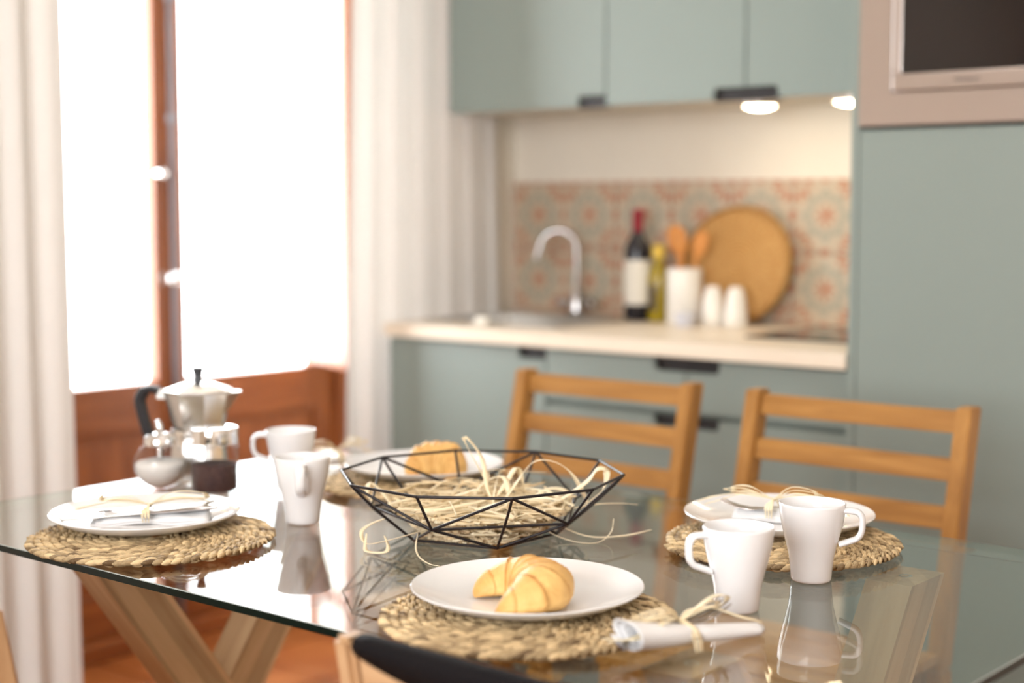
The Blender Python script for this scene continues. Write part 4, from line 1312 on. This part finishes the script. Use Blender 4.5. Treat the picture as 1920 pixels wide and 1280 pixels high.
# at the back, left of the rear plate
cB = Vector((-1.995, 1.895, ZT + 0.0008)); pB = cam_yaw + math.radians(30)
napkin_roll(cB, pB, 'white rolled napkin left of the rear plate, behind a mug', 0.16, 0.017, 0.010)
bow(cB + Vector((0, 0, 0.002)), pB, 'raffia bow round the rolled napkin at the rear', 12, 0.9, 0.026, 0.026)

# ---- sugar pourer
e = empty('sugar_dispenser', (-2.058, 1.556, ZT + 0.0004), 0, 'round glass sugar pourer with a chrome spout', 'dispenser')
gp = []
for k in range(15):
    a = -PI / 2 * 0.80 + k / 14 * (PI / 2 * 0.80 + PI / 2 * 0.62)
    gp.append((0.0435 * math.cos(a), 0.041 + 0.0405 * math.sin(a)))
gp = [(0.0, 0.0015), (gp[0][0] - 0.003, 0.0015)] + gp + [(0.0225, 0.083)]
MB().lathe(gp, 48).build('glass_globe', 'jar_glass', e, 60)
sgp = [(0, 0.004)] + [(r - 0.0025, z + 0.0005) for r, z in gp[2:12] if z < 0.046] + [(0.037, 0.046), (0.02, 0.050), (0, 0.048)]
MB().lathe(sgp, 40).build('sugar', 'sugar', e, 60)
MB().lathe([(0, 0.094), (0.010, 0.0935), (0.021, 0.090), (0.0255, 0.086), (0.0265, 0.083), (0.0265, 0.074), (0.0245, 0.073), (0.0245, 0.0825), (0, 0.0828)], 40).build('cap', 'chrome', e, 40)
MB().tube([(0, 0, 0.032), (0, 0, 0.06), (0, 0, 0.10), (-0.001, -0.001, 0.108), (-0.003, -0.003, 0.114)], [0.005, 0.005, 0.0065, 0.006, 0.0035], 14).build('spout', 'chrome', e, 60)

# ---- coffee jar
e = empty('coffee_jar', (-1.970, 1.597, ZT + 0.0004), 0, 'glass jar half full of ground coffee with a chrome lid', 'jar')
JR = 0.0385
MB().lathe([(0, 0.001), (JR - 0.004, 0.001), (JR, 0.006), (JR, 0.076), (JR - 0.002, 0.080), (JR - 0.004, 0.086)], 56).build('glass', 'jar_glass', e, 50)
MB().lathe([(0, 0.004), (JR - 0.004, 0.004), (JR - 0.0022, 0.007), (JR - 0.0022, 0.047), (0.02, 0.049), (0, 0.0475)], 48).build('coffee', 'ground_coffee', e, 50)
MB().lathe([(0, 0.107), (JR - 0.003, 0.107), (JR, 0.1055), (JR + 0.0003, 0.104), (JR + 0.0003, 0.081), (JR - 0.001, 0.0805), (JR - 0.001, 0.103), (0, 0.1035)], 56).build('lid', 'chrome', e, 40)
MB().lathe([(JR + 0.0002, 0.0745), (JR + 0.0014, 0.0755), (JR + 0.0014, 0.0785), (JR + 0.0002, 0.0795)], 48, closed=True).build('glass_collar', 'jar_glass', e, 50)

# ---- moka pot
e = empty('moka_pot', (-2.088, 1.660, ZT + 0.0004), cam_yaw, 'eight-sided aluminium moka pot with black handle and knob', 'coffee pot')
def octo(prof, name, mat, seg=8, parent=e, rot=PI / 8):
    m = MB(); m.lathe(prof, seg); o = m.build(name, mat, parent); o.rotation_euler = (0, 0, rot); return o
octo([(0, 0), (0.050, 0), (0.051, 0.004), (0.045, 0.070), (0.044, 0.074), (0, 0.074)], 'boiler', 'aluminium')
MB().lathe([(0, 0.0745), (0.046, 0.0745), (0.047, 0.077), (0.047, 0.084), (0.046, 0.0865), (0, 0.0865)], 40).build('collar', 'aluminium', e, 30)
octo([(0, 0.087), (0.0430, 0.087), (0.045, 0.093), (0.0580, 0.150), (0.0585, 0.151), (0, 0.1505)], 'pouring_chamber', 'aluminium')
octo([(0.0588, 0.1512), (0.0588, 0.1535), (0.030, 0.164), (0.010, 0.168), (0, 0.168)], 'lid', 'aluminium')
MB().lathe([(0, 0.1665), (0.0095, 0.1665), (0.0070, 0.176), (0.0105, 0.187), (0.011, 0.190), (0.008, 0.192), (0, 0.192)], 6).build('knob', 'black_plastic', e)
m = MB()
sp_ = [(0.046, -0.020, 0.145), (0.046, 0.020, 0.145), (0.0415, 0.0, 0.104), (0.0735, -0.004, 0.151), (0.0735, 0.004, 0.151), (0.046, -0.020, 0.151), (0.046, 0.020, 0.151)]
m.add(sp_, [(0, 2, 3), (2, 4, 3), (2, 1, 4), (0, 3, 5), (1, 6, 4), (5, 3, 4, 6), (0, 5, 6, 1, 2)])
m.build('spout', 'aluminium', e)
MB().box(-0.071, -0.054, -0.007, 0.007, 0.136, 0.154, bev=0.002).build('hinge', 'aluminium', e)
hp = spline([(-0.066, 0, 0.151), (-0.086, 0, 0.154), (-0.099, 0, 0.139), (-0.097, 0, 0.118), (-0.091, 0, 0.094), (-0.084, 0, 0.070), (-0.078, 0, 0.066)], 3)
MB().tube(hp, [0.009] * 4 + [0.0120] * (len(hp) - 8) + [0.0105] * 4, 8, flat=(1.0, 0.85, (0, 1, 0))).build('handle', 'black_plastic', e, 40)
